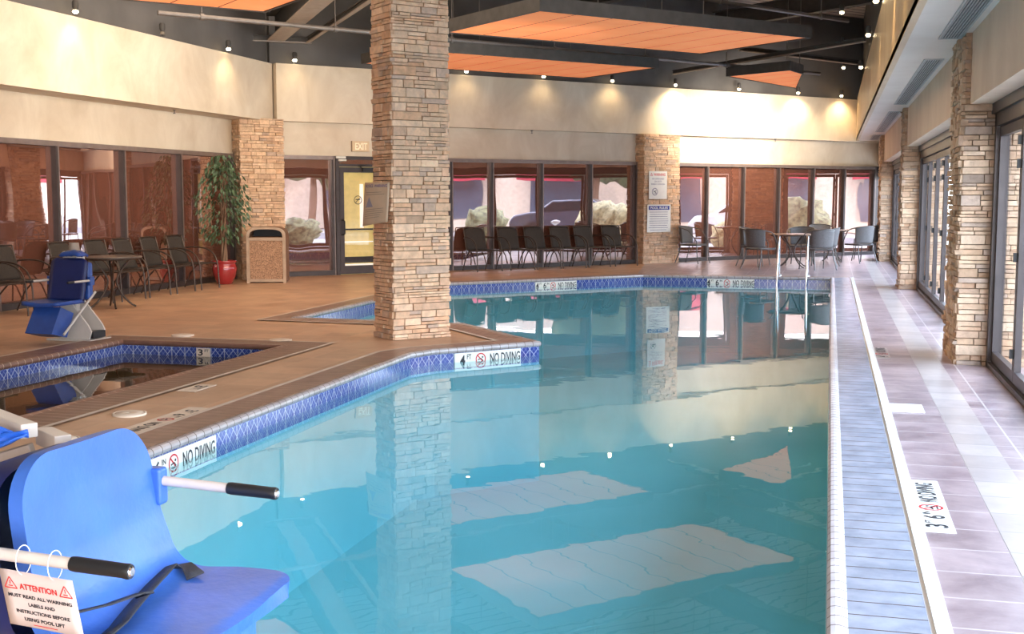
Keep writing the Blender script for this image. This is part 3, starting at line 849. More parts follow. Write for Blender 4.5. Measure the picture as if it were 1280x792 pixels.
# ------------------------------------------------------------------ depth markers
def symbol(mb, c, r, mtx): ring(mb, c, r, r*.2, mtx); strip2(mb, c, (-r*.62, r*.62), (r*.62, -r*.62), r*.2, mtx)
def swimmer(mb, c, r, mtx):
    strip2(mb, c, (-r*.55, -r*.12), (r*.15, r*.05), r*.16, mtx); strip2(mb, c, (r*.1, r*.05), (r*.5, -r*.35), r*.13, mtx)
    ring(mb, Vector(c)+mtx @ Vector((r*.35, r*.28, 0)), r*.16, r*.15, mtx, 10)
    strip2(mb, c, (-r*.5, -r*.5), (r*.5, -r*.5), r*.1, mtx)
def marker(label, loc, rz, parts, w, h, flat=False, plate='markw', group=None, cat='depth marker', name='depth_marker_tile', tilt=None):
    """parts: list of (kind, text, x-centre, y-centre, w, h)"""
    t = thing(name, label, cat, loc, rz, group)
    mtx = FLAT if flat else UPR
    e = .003
    mb = MB()
    if flat: mb.box((-w/2, -h/2, 0), (w/2, h/2, .004))
    else: mb.box((-w/2, -.004, -h/2), (w/2, 0.004, h/2))
    mb.build('plate', plate, t)
    off = Vector((0, 0, .0055)) if flat else Vector((0, -.0055, 0))
    for p in parts:
        kind = p[0]; c = off + mtx @ Vector((p[2], p[3], 0))
        if kind == 'T': text_obj('lettering', p[1], p[4], p[5], p[6] if len(p) > 6 else 'letter_black', t, c, mtx, bold=.02)
        elif kind == 'S':
            mb = MB(); symbol(mb, c, p[4]/2, mtx); mb.build('prohibition_ring', p[6] if len(p) > 6 else 'letter_red', t)
            mb = MB(); swimmer(mb, c+off*.1, p[4]/2, mtx); mb.build('diver_figure', 'letter_black', t)
        elif kind == 'L':
            mb = MB(); strip2(mb, c, (-p[4]/2, 0), (p[4]/2, 0), p[5], mtx); mb.build('rule', p[6] if len(p) > 6 else 'letter_black', t)
        elif kind == 'TRI':
            r = p[4]/2
            P3 = [(0, r), (-r*.95, -r*.8), (r*.95, -r*.8)]
            mb = MB()
            for i in range(3): strip2(mb, c, P3[i], P3[(i+1) % 3], r*.22, mtx)
            strip2(mb, c, (0, r*.45), (0, -r*.2), r*.2, mtx); strip2(mb, c, (0, -r*.4), (0, -r*.55), r*.2, mtx)
            if len(p) > 7: mb.poly([c + mtx @ Vector((x*.9, y*.9, 0)) for x, y in P3])
            mb.build('warning_triangle', p[6] if len(p) > 6 else 'letter_red', t)
    return t
def depthparts(n, unit, n2=None, unit2=None):
    out = []
    if n2:
        out = [('T', n, -.41, 0, .06, .10), ('T', unit, -.34, .03, .045, .035), ('T', n2, -.25, 0, .06, .10), ('T', unit2, -.18, .03, .045, .035)]
        out += [('S', '', -.07, 0, .115, .115), ('T', 'NO DIVING', .24, 0, .40, .09)]
    else:
        out = [('T', n, -.30, 0, .06, .10), ('T', unit, -.225, .03, .05, .05), ('S', '', -.09, 0, .12, .12), ('T', 'NO DIVING', .20, 0, .36, .095)]
    return out
mk1 = marker('white NO DIVING depth marker on the left pool wall near the blue lift', (-3.843, 6.5, -.115), PI/2, depthparts('3', 'FT', '6', 'IN'), .92, .145)
e = math.atan2(11.98-11.06, -2.88+3.72)
d_ = Vector((math.cos(e), math.sin(e))); m_ = Vector((-3.72, 11.06)) + d_*.62
marker('white 4 FT NO DIVING marker on the front edge of the pillar peninsula', (m_.x + d_.y*.008, m_.y - d_.x*.008, -.112), e, depthparts('4', 'FT'), .78, .145)
e = math.atan2(22.87-19.87, -3.45+6.38); d_ = Vector((math.cos(e), math.sin(e))); m_ = Vector((-6.38, 19.87)) + d_*2.2
marker('white NO DIVING marker on the diagonal far pool wall behind the pillar peninsula', (m_.x + d_.y*.01, m_.y - d_.x*.01, -.105), e, depthparts('4', 'FT', '6', 'IN'), .9, .13, group=None)
marker('white NO DIVING marker on the straight far pool wall below the patio chairs', (-1.79, 22.87, -.105), 0, depthparts('4', 'FT', '6', 'IN'), .88, .13)
marker('white 3 FT 6 IN NO DIVING marker set in the right deck, nearest', (.505, 6.08, .003), PI/2, depthparts('3', 'FT', '6', 'IN'), 1.02, .15, flat=True)
marker('small faded depth marker set in the right deck farther off', (.505, 12.0, .003), PI/2, depthparts('4', 'FT'), .80, .14, flat=True, plate='tileband')
marker('3 FT 6 IN NO DIVING marker lying in the left deck beside the lift', (-4.30, 7.05, .003), -PI/2, depthparts('3', 'FT', '6', 'IN'), 1.1, .20, flat=True, plate='lidw')
marker('small 3 FT marker lying in the deck beside the spa', (-4.79, 8.4, .003), -PI/2, [('T', '3', -.06, 0, .09, .10), ('T', 'FT', .05, .03, .06, .05)], .34, .16, flat=True, plate='lidw')
marker('small 3 FT depth tile on the far spa wall', (-6.18, 10.985, -.085), 0, [('T', '3', -.03, 0, .055, .066), ('T', 'FT', .04, .018, .045, .028)], .155, .088, plate='lidw')

# lids
for p, r, lab in [((-4.66, 7.25), .115, 'round pale skimmer lid in the left deck beside the near marker'), ((-6.77, 11.6), .12, 'round pale lid in the deck behind the spa, left of another'), ((-5.54, 11.45), .12, 'round pale lid in the deck at the right corner of the spa'), ((-4.56, 6.35), .11, 'round pale skimmer lid just above the blue lift seat back')]:
    t = thing('skimmer_lid', lab, 'lid', (p[0], p[1], .0), 0, 'round skimmer lids')
    mb = MB(); mb.lathe([(r, 0), (r, .014), (r-.012, .016), (r-.014, .012)], 32); mb.build('rim', 'lidw', t)
    mb = MB(); mb.lathe([(r-.018, .010), (r-.020, .015), (.012, .0155), (.010, .012)], 32); mb.build('cover', 'lidw', t)
t = thing('skimmer_lid', 'square white skimmer lid in the right deck beside the drain grate', 'lid', (.55, 8.87, .002), 0)
mb = MB(); mb.box((-.12, -.16, 0), (.12, .16, .008)); mb.build('cover', 'grate', t, bevel=.003)
# drain grate along the right deck
t = thing('drain_grate', 'long white slotted drain grate running along the right coping', 'drain', (.415, 0, .0))
mb = MB(); mb.box((-.028, 2.9, .0), (-.022, 23.2, .016)); mb.box((.022, 2.9, .0), (.028, 23.2, .016)); mb.build('side_rail', 'grate', t)
mb = MB(); y = 2.9
while y < 23.1: mb.box((-.022, y, .006), (.022, y+.011, .015)); y += .016 if y < 9 else .03
mb.build('slat', 'grate', t)['kind'] = 'stuff'

# ------------------------------------------------------------------ handrails
def rail(label, x, y):
    t = thing('pool_handrail', label, 'handrail', (x, y, 0), 0, 'pool grab rails')
    pts = [(0, .62, 0), (0, .60, .35), (0, .52, .62)] + arc((0, .52, .62), (0, .36, .93), (0, .05, .66), 8)[1:] + arc((0, .05, .66), (0, -.18, .44), (0, -.22, .05), 6)[1:] + [(0, -.24, -.5), (0, -.24, -1.1)]
    mb = MB(); mb.tube(pts, .021, 12); mb.build('rail_tube', 'chrome', t)
    mb = MB(); mb.lathe([(.05, .012), (.05, .02), (.03, .035), (.022, .036)], 16, c=(0, .62, 0)); mb.build('escutcheon', 'chrome', t)
rail('left one of the two polished steel grab rails at the far pool end', -.92, 22.62)
rail('right one of the two polished steel grab rails at the far pool end', -.40, 22.62)

# ------------------------------------------------------------------ chairs
def sling_chair():
    t = thing('patio_armchair', '', 'chair')
    mb = MB(); mb.grid(lambda u, v: Vector(((v-.5)*.46, -.24+.46*u, .425-.02*math.sin(PI*u)-.012*math.sin(PI*v)+.008*(1-u))), 8, 6); mb.build('seat', 'sling', t, solid=.008)
    mb = MB(); mb.grid(lambda u, v: Vector(((v-.5)*(.47-.05*max(0, u-.85)/.15), .215+.13*u+.035*math.sin(PI*v)*.6, .42+.44*u-.02*(abs(v-.5)*2)**4*(u > .8))), 10, 8); mb.build('backrest', 'sling', t, solid=.008)
    mb = MB()
    for s in (-1, 1):
        mb.tube([(s*.24, -.26, .42), (s*.24, .20, .415)] + arc((s*.24, .20, .415), (s*.24, .23, .42), (s*.24, .25, .50), 5)[1:] + [(s*.24, .34, .86)], .011, 8)
    mb.tube([(-.24, -.26, .42), (.24, -.26, .42)], .011, 8); mb.tube([(-.24, .345, .865), (0, .365, .872), (.24, .345, .865)], .011, 8); mb.tube([(-.27, .1, .40), (.27, .1, .40)], .01, 8)
    mb.build('seat_frame', 'chairmetal', t)
    for s in (-1, 1):
        pts = [(s*.25, .30, .66)] + arc((s*.27, .24, .67), (s*.29, -.05, .70), (s*.29, -.20, .58), 8) + arc((s*.29, -.20, .58), (s*.29, -.28, .50), (s*.29, -.29, .35), 6)[1:] + [(s*.29, -.31, 0)]
        mb = MB(); mb.tube(pts, .012, 8); mb.box((s*.29-.008, -.27, .40), (s*.24+.008, -.25, .425)) if s > 0 else mb.box((s*.24-.008, -.27, .40), (s*.29+.008, -.25, .425)); mb.build('arm', 'chairmetal', t)
        mb = MB(); mb.tube([(s*.27, .05, .405), (s*.27, .20, .25), (s*.27, .32, 0)], .012, 8); mb.build('leg', 'chairmetal', t)
    return t
# local -Y faces the front
sc0 = sling_chair()
first = [True]
def place(proto, x, y, rz, label, group):
    key = proto.name
    if key not in placed:
        placed[key] = 1; proto.location = (x, y, 0); proto.rotation_euler = (0, 0, rz); proto['label'] = label; proto['group'] = group; return proto
    return dup(proto, (x, y, 0), rz, label, group)
placed = {}
ordn = ['first', 'second', 'third', 'fourth', 'fifth', 'sixth']
for i, s in enumerate((.42, 1.22, 1.88, 2.54, 3.18, 3.92)):
    p = B(s, .50)
    place(sc0, p.x, p.y, TH + random.uniform(-.05, .05), ordn[i] + ' dark sling armchair from the tall pillar in the back wall row', 'dark armchairs in a row along the back wall')
for y, lab, dr in [(12.75, 'dark sling armchair at the far left edge, left of the far pool lift', 0), (13.42, 'dark sling armchair half hidden behind the far pool lift', .05),
              (14.62, 'dark sling armchair against the left wall, beside the small round table', 0), (15.45, 'dark sling armchair behind the small round table on the left', -.04),
              (16.15, 'dark sling armchair right of the small round table', 0), (16.9, 'second dark sling armchair right of the small round table', .03), (17.68, 'dark sling armchair next to the potted ficus', 0)]:
    place(sc0, XL+.52, y, PI/2+dr, lab, 'dark armchairs along the left wall')

def wicker_chair():
    t = thing('wicker_armchair', '', 'chair')
    mb = MB(); mb.grid(lambda u, v: Vector(((v-.5)*.46*(1-.12*u*u), -.24+.46*u, .43-.01*math.sin(PI*v))), 8, 6); mb.build('seat', 'wicker', t, solid=.025)
    def back(u, v):
        a = (v-.5)*2*1.65          # angle round the back
        R = .27
        x = R*math.sin(a); y = .0 + .26*math.cos(a) if abs(a) < PI/2 else -.26*(abs(a)-PI/2)*.9
        top = .46 + (.84-.46)*(.5+.5*math.cos(a*.95))**.8 + (.16*(1-(.5+.5*math.cos(a*.95))))
        z = .45 + (top-.45)*u
        return Vector((x*(1+.10*u), y*(1+.22*u), z))
    def panel_(u, v): return back(u, .5+(v-.5)*.66)
    mb = MB(); mb.grid(panel_, 8, 16); mb.build('backrest', 'wicker', t, solid=.014)
    mb = MB(); mb.tube([back(1, j/24) for j in range(25)] , .013, 8); mb.build('rim', 'wickmetal', t)
    mb = MB(); mb.tube([(-.22, -.24, .41), (.22, -.24, .41), (.21, .20, .41), (-.21, .20, .41), (-.22, -.24, .41)], .011, 8); mb.build('seat_frame', 'wickmetal', t)
    for s in (-1, 1):
        e = back(1, 0 if s < 0 else 1)
        mb = MB(); mb.tube([e, (e.x, e.y-.06, e.z-.04), (s*.27, -.25, .50), (s*.27, -.26, .25), (s*.28, -.30, 0)], .012, 8); mb.build('leg', 'wickmetal', t)
        mb = MB(); mb.tube([(s*.20, .19, .44), (s*.22, .22, .25), (s*.25, .31, 0)], .012, 8); mb.build('leg', 'wickmetal', t)
    return t
wc0 = wicker_chair()
def face(dx, dy): return math.atan2(dx, -dy)   # local -Y turned to (dx,dy)
G = 'wicker armchairs around the patio tables'
for x, y, d, lab in [(-3.02, 27.45, (.85, -.35), 'grey wicker armchair standing alone under the signed stone pier'),
                     (-1.42, 25.65, (.55, .75), 'grey wicker armchair with its back to the camera, left of the grab rails'),
                     (-.22, 25.6, (-.45, .8), 'grey wicker armchair with its back to the camera, right of the grab rails'),
                     (-1.62, 26.75, (.9, -.2), 'wicker armchair on the left side of the first patio table'),
                     (-.12, 26.75, (-.9, .1), 'wicker armchair wedged between the two patio tables'),
                     (-.62, 27.3, (-.1, -.95), 'wicker armchair at the back of the first patio table facing the pool'),
                     (.66, 28.55, (-.6, .75), 'pale grey wicker armchair nearest the right glass doors'),
                     (.83, 29.7, (-.95, .1), 'wicker armchair half hidden behind the pale one by the doors'),
                     (-.2, 30.0, (.3, -.95), 'bluish grey wicker armchair behind the far patio table')]:
    place(wc0, x, y, face(*d), lab, G)

def round_table(name, label, x, y, r, top, zt=.72):
    t = thing(name, label, 'table', (x, y, 0), .4)
    mb = MB(); mb.lathe([(r-.015, zt-.022), (r, zt-.018), (r, zt-.004), (r-.006, zt)], 40); mb.build('tabletop', top, t)
    mb = MB(); mb.lathe([(r-.06, zt-.045), (r-.05, zt-.045), (r-.05, zt-.02), (r-.06, zt-.02)], 32); mb.build('apron_ring', 'chairmetal', t)
    for k in range(4):
        a = PI/2*k+.3; c, s = math.cos(a), math.sin(a)
        pts = arc((c*r*.62, s*r*.62, zt-.03), (c*.03, s*.03, .42), (c*.06, s*.06, .33), 7) + arc((c*.06, s*.06, .33), (c*.12, s*.12, .12), (c*r*.75, s*r*.75, .0), 7)[1:]
        mb = MB(); mb.tube([(q[0], q[1], max(q[2], .012)) for q in pts], .013, 8); mb.build('leg', 'chairmetal', t)
round_table('patio_table', 'round patio table with brown top behind the grab rails', -.78, 26.35, .52, 'tabletop')
round_table('patio_table', 'round patio table near the far right corner', .05, 29.2, .38, 'tabletop', .74)
round_table('side_table', 'small round dark table in front of the left wall chairs', -9.42, 14.35, .40, 'tabledark', .70)

# ------------------------------------------------------------------ litter bin
t = thing('litter_bin', 'square brown litter bin with pebbled panel and arched hooded top', 'bin', (-9.62, 19.45, 0), math.radians(20))
w, d, h = .34, .30, .98
mb = MB(); mb.box((-w, -d+.02, .02), (-w+.05, d, .80)); mb.box((w-.05, -d+.02, .02), (w, d, .80)); mb.box((-w+.05, d-.03, .02), (w-.05, d, .80)); mb.box((-w+.05, -d+.05, .02), (w-.05, d-.03, .06)); mb.build('body', 'binside', t)
mb = MB(); mb.box((-w+.05, -d+.02, .07), (w-.05, -d+.05, .74)); mb.build('pebble_panel', 'aggregate', t)
mb = MB(); mb.box((-w, -d, .0), (-w+.055, -d+.03, .80)); mb.box((w-.055, -d, 0), (w, -d+.03, .80)); mb.box((-w+.055, -d, .74), (w-.055, -d+.03, .79)); mb.box((-w+.055, -d, .02), (w-.055, -d+.03, .07)); mb.build('front_frame', 'binframe', t)
def hood(y0, y1, mat, nm, z0=.79):
    mb = MB(); n = 12; out = []
    for k in range(n+1):
        a = PI*k/n; x = -math.cos(a)
        sx_ = math.copysign(abs(x)**.6, x); out.append((sx_*w, z0+(h-z0)*abs(math.sin(a))**.6))
    inn = [(x*.84, z0+(z-z0)*.78) for x, z in out]
    for k in range(n):
        a, b, c, dd_ = out[k], out[k+1], inn[k+1], inn[k]
        mb.mesh([(a[0], y0, a[1]), (b[0], y0, b[1]), (c[0], y0, c[1]), (dd_[0], y0, dd_[1]), (a[0], y1, a[1]), (b[0], y1, b[1]), (c[0], y1, c[1]), (dd_[0], y1, dd_[1])], [(0,1,2,3),(7,6,5,4),(4,5,1,0),(3,2,6,7)])
    mb.build(nm, mat, t)
hood(-d, -d+.03, 'binframe', 'hood_front'); hood(-d+.03, d, 'binside', 'hood')
mb = MB(); mb.box((-w+.05, -d+.05, .78), (w-.05, d-.03, .80)); mb.build('shelf', 'binside', t)
mb = MB(); mb.box((-w+.06, d-.03, .80), (w-.06, d-.02, .94)); mb.build('back_flap', 'blackrub', t)

# ------------------------------------------------------------------ potted ficus
t = thing('potted_ficus', 'tall weeping fig tree in a glossy red pot by the left wall', 'plant', (-10.10, 18.75, 0))
mb = MB(); mb.lathe([(.11, 0), (.13, .01), (.19, .14), (.215, .26), (.20, .33), (.185, .36), (.215, .385), (.215, .41), (.17, .41), (.165, .36), (.01, .36)], 32); mb.build('pot', 'potred', t)
mb = MB(); mb.lathe([(.165, .37), (.12, .385), (.02, .39)], 20); mb.build('soil', 'soil', t)
mb = MB()
for k in range(4):
    a = k*PI/2; pts = [(.035*math.cos(a+z*4)*(1 if z < 1.3 else 1+2*(z-1.3)), .035*math.sin(a+z*4)*(1 if z < 1.3 else 1+2*(z-1.3)), .37+z) for z in [i*.1 for i in range(16)]]
    mb.tube(pts, [.024-.001*i for i in range(16)], 7)
for k in range(14):
    a = random.uniform(0, 2*PI); z = random.uniform(1.0, 1.8); q = random.uniform(.22, .42)
    mb.tube(arc((0, 0, z), (q*.5*math.cos(a), q*.5*math.sin(a), z+.3), (q*math.cos(a), q*math.sin(a), z+.15), 5), .006, 5)
mb.build('trunk', 'bark', t)
mb = MB()
rl = random.Random(5)
for k in range(1250):
    z = .72 + 1.5*rl.random()**.8
    zz = (z-.72)/1.5
    rad = (.12 + .36*math.sin(PI*min(1, zz*.85+.12))**1.1)
    a = rl.uniform(0, 2*PI); q = rad*math.sqrt(rl.random())
    clump = noise.noise(Vector((math.cos(a)*q*5, math.sin(a)*q*5, z*3)))
    if clump < -.02 and rl.random() < .8: continue
    p = Vector((q*math.cos(a), q*math.sin(a), z))
    L = rl.uniform(.07, .12); wd = L*.24
    down = Vector((math.cos(a)*.5, math.sin(a)*.5, -rl.uniform(.5, 1.3))).normalized()
    side = down.cross(Vector((rl.uniform(-1, 1), rl.uniform(-1, 1), rl.uniform(-.3, .3)))).normalized()
    nr = down.cross(side)
    vs = [p, p+down*L*.35+side*wd, p+down*L, p+down*L*.35-side*wd, p+down*L*.4+nr*.008]
    mb.mesh(vs, [(0, 1, 4), (1, 2, 4), (2, 3, 4), (3, 0, 4)])
mb.build('foliage', 'leaf', t)['kind'] = 'stuff'

# ------------------------------------------------------------------ signs
p = B(5.14, .345, 1.765)
marker('white warning sign with red heading, upper one on the back stone pier', p, TH, [('TRI', '', -.19, .235, .07, .07), ('T', 'WARNING', .04, .235, .34, .06, 'letter_red'), ('T', 'NO LIFEGUARD', 0, .14, .34, .04, 'letter_grey'), ('T', 'ON DUTY', 0, .08, .22, .04, 'letter_grey'), ('T', 'SWIM AT OWN RISK', 0, .02, .40, .035, 'letter_grey'), ('S', '', -.09, -.15, .17, .17, 'letter_grey')], .52, .62, plate='signwhite', cat='sign', name='warning_sign')
p = B(5.18, .345, 1.02)
parts = [('L', '', 0, .235, .60, .09, 'letter_blue'), ('T', 'POOL RULES', 0, .235, .5, .055, 'signwhite')]
for i in range(9): parts.append(('L', '', random.uniform(-.02, .0), .14-.05*i, random.uniform(.44, .56), .012, 'letter_grey'))
# nudge lettering in front of the blue bar
t = marker('white POOL RULES sign with blue header, lower one on the back stone pier', p, TH, parts, .68, .62, plate='signwhite', cat='sign', name='pool_rules_sign')
for ch in t.children:
    if ch.name.startswith('lettering'): ch.location.y = -.002
# EXIT
ex = marker('pale EXIT sign on the wall above the lobby door', B(-2.06, .06, 2.475), TH, [('T', 'EXIT', .01, 0, .26, .13, 'exitl')], .36, .2, plate='exitc', cat='sign', name='exit_sign')
mb = MB(); mb.box((-.18, .004, -.1), (.18, .06, .1)); mb.build('housing', 'binframe', ex)

# curled notice on the tall pillar
t = thing('notice_board', 'curled tan notice sheet with warning triangle fixed to the tall pillar', 'notice', (C.x, C.y, 0), 0)
def sheet(u, v, lift=0.):
    # u across (0 at pillar corner), v up
    w_ = .40*u
    off = .035 + .10*math.sin(u*1.5) + .03*(1-v) + lift
    x = -N[0]*w_*.95 - U[0]*off; y = -N[1]*w_*.95 - U[1]*off
    return Vector((x, y, 1.19 + .46*v + .03*(1-v)*u*0 - .05*(1-u)*(1-v)*0 + .05*(1-v)*(1-u)))
mb = MB(); mb.grid(lambda u, v: sheet(u, v), 12, 8); sh = mb.build('sheet', 'noticec', t, solid=.004)
dN = Vector((-N[0], -N[1], 0))
def onsheet(o):
    for v_ in o.data.vertices:
        uu, vv = v_.co.x, v_.co.y
        v_.co = sheet(1-uu, vv, .004)
for body, cx_, cy_, ww, hh, mm in [('NOTICE: WARNING', .5, .92, .85, .07, 'letter_blue')] + [(w_, .62, .72-.075*i, .6, .03, 'letter_grey') for i, w_ in enumerate(['POOL AREA', 'HOURS POSTED', 'NO RUNNING', 'CHILDREN MUST BE', 'WITH AN ADULT', 'SHOWER FIRST', 'NO GLASS'])]:
    if mm == 'letter_grey': continue
    o = text_obj('lettering', body, ww, hh, mm, t, (cx_, cy_, 0), FLAT); onsheet(o)
mb = MB(); P3 = [(.13, .42), (.45, .42), (.27, .66)]
def sub(a, b, n): return [tuple(a[k]+(b[k]-a[k])*i/n for k in range(2)) for i in range(n)]
mb.mesh([sheet(1-x, y, .005) for x, y in P3], [(0, 1, 2)])
mb.build('warning_triangle', 'letter_grey', t)
mb = MB()
for i in range(7):
    y_ = .76-.05*i if i < 2 else .36-.05*(i-2)
    a_, b_ = .12, random.uniform(.7, .9)
    mb.grid(lambda u, v, y_=y_, a_=a_, b_=b_: sheet(1-(a_+(b_-a_)*u), y_+.012*v, .005), 6, 1)
mb.build('fine_print', 'beam', t)

# ------------------------------------------------------------------ near pool lift
LX, LY, SZ = -1.66, 2.41, .545
t = thing('pool_lift', 'large blue pool lift chair with white arms in the near left corner', 'pool lift', (-2.2, 2.37, 0))
org = Vector((-2.2, 2.37, 0))
def loc3(x, y, z): return Vector((x, y, z)) - org
prof = [(-1.685, .935), (-1.68, .90), (-1.665, .80), (-1.648, .70), (-1.63, .64)] + [tuple(q) for q in arc((-1.625, .62, 0), (-1.60, .545, 0), (-1.52, .543, 0), 6)]
prof = [(q[0], q[1]) for q in prof] + [(-1.44, .545), (-1.36, .545), (-1.30, .543), (-1.272, .536)]
# resample
PL = [Vector((a, 0, b)) for a, b in prof]
acc = [0]
for i in range(1, len(PL)): acc.append(acc[-1]+(PL[i]-PL[i-1]).length)
T = acc[-1]
def pat(d):
    d = max(0, min(T, d))
    for i in range(1, len(acc)):
        if d <= acc[i]:
            k_ = (d-acc[i-1])/(acc[i]-acc[i-1]); return PL[i-1].lerp(PL[i], k_)
    return PL[-1]
def halfw(d):
    wb = .252 + .045*min(1, d/T*1.3)**2
    r1, r2 = .13, .075
    e = 0
    if d < r1: e = r1 - math.sqrt(max(0, r1*r1-(r1-d)**2))
    if T-d < r2: e = r2 - math.sqrt(max(0, r2*r2-(r2-(T-d))**2))
    return wb-e
R1, R2 = .12, .075
rows = []
for k in range(13): ph = PI/2*k/12; rows.append((R1*(1-math.cos(ph)), R1*(1-math.sin(ph))))
for k in range(1, 40): rows.append((R1 + (T-R1-R2)*k/40, 0.))
for k in range(11): ph = PI/2*k/10; rows.append((T-R2+R2*math.sin(ph), R2*(1-math.cos(ph))))
NU = len(rows)-1
def shell(u, v):
    d, e = rows[int(round(u*NU))]
    p = pat(d); hw_ = .252 + .045*min(1, d/T*1.3)**2 - e
    c_ = math.cos((v-.5)*PI)
    k_ = min(1., d/.1)
    return loc3(p.x - .012*c_*k_*max(0., min(1., (p.z-.56)/.1)), LY+(v-.5)*2*hw_, p.z - .008*c_*max(0., min(1., (.62-p.z)/.07)))
mb = MB(); mb.grid(shell, NU, 16)
sh = mb.build('seat_shell', 'bluepl', t, solid=.034)
md = sh.modifiers.new('bevel', 'BEVEL'); md.width = .006; md.segments = 2; md.limit_method = 'ANGLE'; md.angle_limit = 1.1; md.harden_normals = True
# thick back casing behind the shell
def casing(u, v):
    a = 2*PI*v
    hw = .250; z0, z1 = .50, .905
    cy_, cz_ = math.cos(a), math.sin(a)
    sy = math.copysign(abs(cy_)**.45, cy_); sz = math.copysign(abs(cz_)**.45, cz_)
    k_ = [1.0, 1.0, .97, .86, .0][min(4, int(round(u*4)))]
    xx = [-1.715, -1.76, -1.80, -1.83, -1.835][min(4, int(round(u*4)))]
    return loc3(xx - (.03*(1-(sz+1)/2)*0) + (-.02*sz if u < 2 else 0), LY+sy*hw*k_, (z0+z1)/2 + sz*(z1-z0)/2*k_)
mb = MB(); mb.grid(casing, 4, 40); mb.build('back_casing', 'bluedk', t)
# under-seat support
mb = MB(); mb.box(loc3(-1.62, LY-.22, .44), loc3(-1.36, LY+.22, .53)); mb.build('seat_support', 'bluepl', t, bevel=.01)
mb = MB(); mb.box(loc3(-1.36, LY-.05, .22), loc3(-1.32, LY+.16, .53)); mb.box(loc3(-1.345, LY-.15, .18), loc3(-1.16, LY+.15, .215)); mb.build('footrest', 'bluepl', t, bevel=.008)
for y, nm in ((2.03, 'near'), (2.675, 'far')):
    mb = MB(); mb.tube([loc3(-1.72, y, .785), loc3(-1.43, y, .772)], .0125, 16); a_ = mb.build('armrest', 'whitept', t)
    mb = MB(); mb.tube([loc3(-1.445, y, .773), loc3(-1.435, y, .7725), loc3(-1.33, y, .768), loc3(-1.318, y, .767), loc3(-1.312, y, .767)], [.0145, .0158, .0150, .016, .0145], 18); mb.build('grip', 'blackrub', a_)
    mb = MB(); mb.tube([loc3(-1.312, y, .767), loc3(-1.3085, y, .767)], [.011, .008], 16); mb.build('end_cap', 'chrome', a_)
    mb = MB(); dy = .03 if y < 2.37 else -.035
    mb.box(loc3(-1.69, min(y-.02, y+.02), .72), loc3(-1.625, max(y-.02, y+.02), .815)); mb.build('arm_bracket', 'bluepl', t, bevel=.008)
# lap belt
def ribbon(pts, w, nm, par=t):
    mb = MB(); pts = [Vector(p) for p in pts]; n = len(pts)
    cum = []
    for i, p in enumerate(pts):
        tg = (pts[min(i+1, n-1)]-pts[max(i-1, 0)]).normalized()
        nrm_ = Vector((-.35, 0, .9)).normalized(); sd = tg.cross(nrm_).normalized()
        cum.append((p-sd*w/2, p+sd*w/2))
    mb.mesh([q for c_ in cum for q in c_], [(2*i, 2*i+1, 2*i+3, 2*i+2) for i in range(n-1)], smooth=True)
    return mb.build(nm, 'strap', par, solid=.004)
ribbon([loc3(-1.50, 2.60, .565), loc3(-1.55, 2.645, .575)] + [loc3(*q) for q in arc((-1.57, 2.60, .585), (-1.54, 2.40, .565), (-1.49, 2.25, .565), 8)] + [loc3(-1.46, 2.08, .565)], .045, 'lap_belt')
ribbon([loc3(-1.60, 2.14, .61), loc3(-1.56, 2.17, .61), loc3(-1.51, 2.24, .612), loc3(-1.465, 2.30, .622), loc3(-1.46, 2.31, .615)], .06, 'belt_end')
# hanging attention tag
tg = thing('warning_tag', 'white ATTENTION card hanging on loops from the near lift arm', 'tag', (-1.505, 2.01, .695), 0)
sk = Matrix(((1, 0, 0), (0, 1, 0), (0, 0, 1)))
TW, THH = .170, .112
def tagpt(x, y, e=0.):   # skewed hang, slightly swung
    sw = (-y)*.10 + .004*math.sin(x*30)
    return Vector((x + (-y)*.22, -e - sw*.3, y - x*.07))
mb = MB(); mb.grid(lambda u, v: tagpt((u-.5)*TW, (v-.5)*THH), 8, 4); mb.build('card', 'tagwhite', tg, solid=.001)
def ontag(o):
    for v_ in o.data.vertices: v_.co = tagpt(v_.co.x, v_.co.y, .0016)
for body, y, w_, h_, mm in [('ATTENTION', .026, .088, .012, 'letter_red'), ('MUST READ ALL WARNING', .006, .148, .0072, 'letter_black'), ('LABELS AND', -.0095, .062, .0072, 'letter_black'), ('INSTRUCTIONS BEFORE', -.025, .124, .0072, 'letter_black'), ('USING POOL LIFT', -.040, .094, .0072, 'letter_black')]:
    o = text_obj('lettering', body, w_, h_, mm, tg, (0, y, 0), FLAT, bold=.035); ontag(o)
mb = MB(); strip2(mb, (0, 0, 0), (-.028, -.050), (.028, -.050), .0015, FLAT); o = mb.build('fine_print', 'letter_red', tg); ontag(o)
for sx_ in (-.064, .064):
    mb = MB(); r = .013; P3 = [(0, r), (-r*1.1, -r*.7), (r*1.1, -r*.7)]
    for i in range(3): strip2(mb, (sx_, .029, 0), P3[i], P3[(i+1) % 3], .0022, FLAT)
    strip2(mb, (sx_, .029, 0), (0, r*.5), (0, -r*.1), .002, FLAT); strip2(mb, (sx_, .029, 0), (-r*.4, -r*.35), (r*.4, -r*.35), .002, FLAT)
    o = mb.build('warning_triangle', 'letter_red', tg); ontag(o)
for x in (-.043, .03):
    mb = MB(); c_ = Vector((x, .008, .078-x*.07)); mb.tube([c_ + Vector((.003*math.sin(a), .020*math.sin(a), .030*math.cos(a))) for a in [2*PI*i/20 for i in range(21)]], .0011, 5); mb.build('loop', 'whitepl', tg)
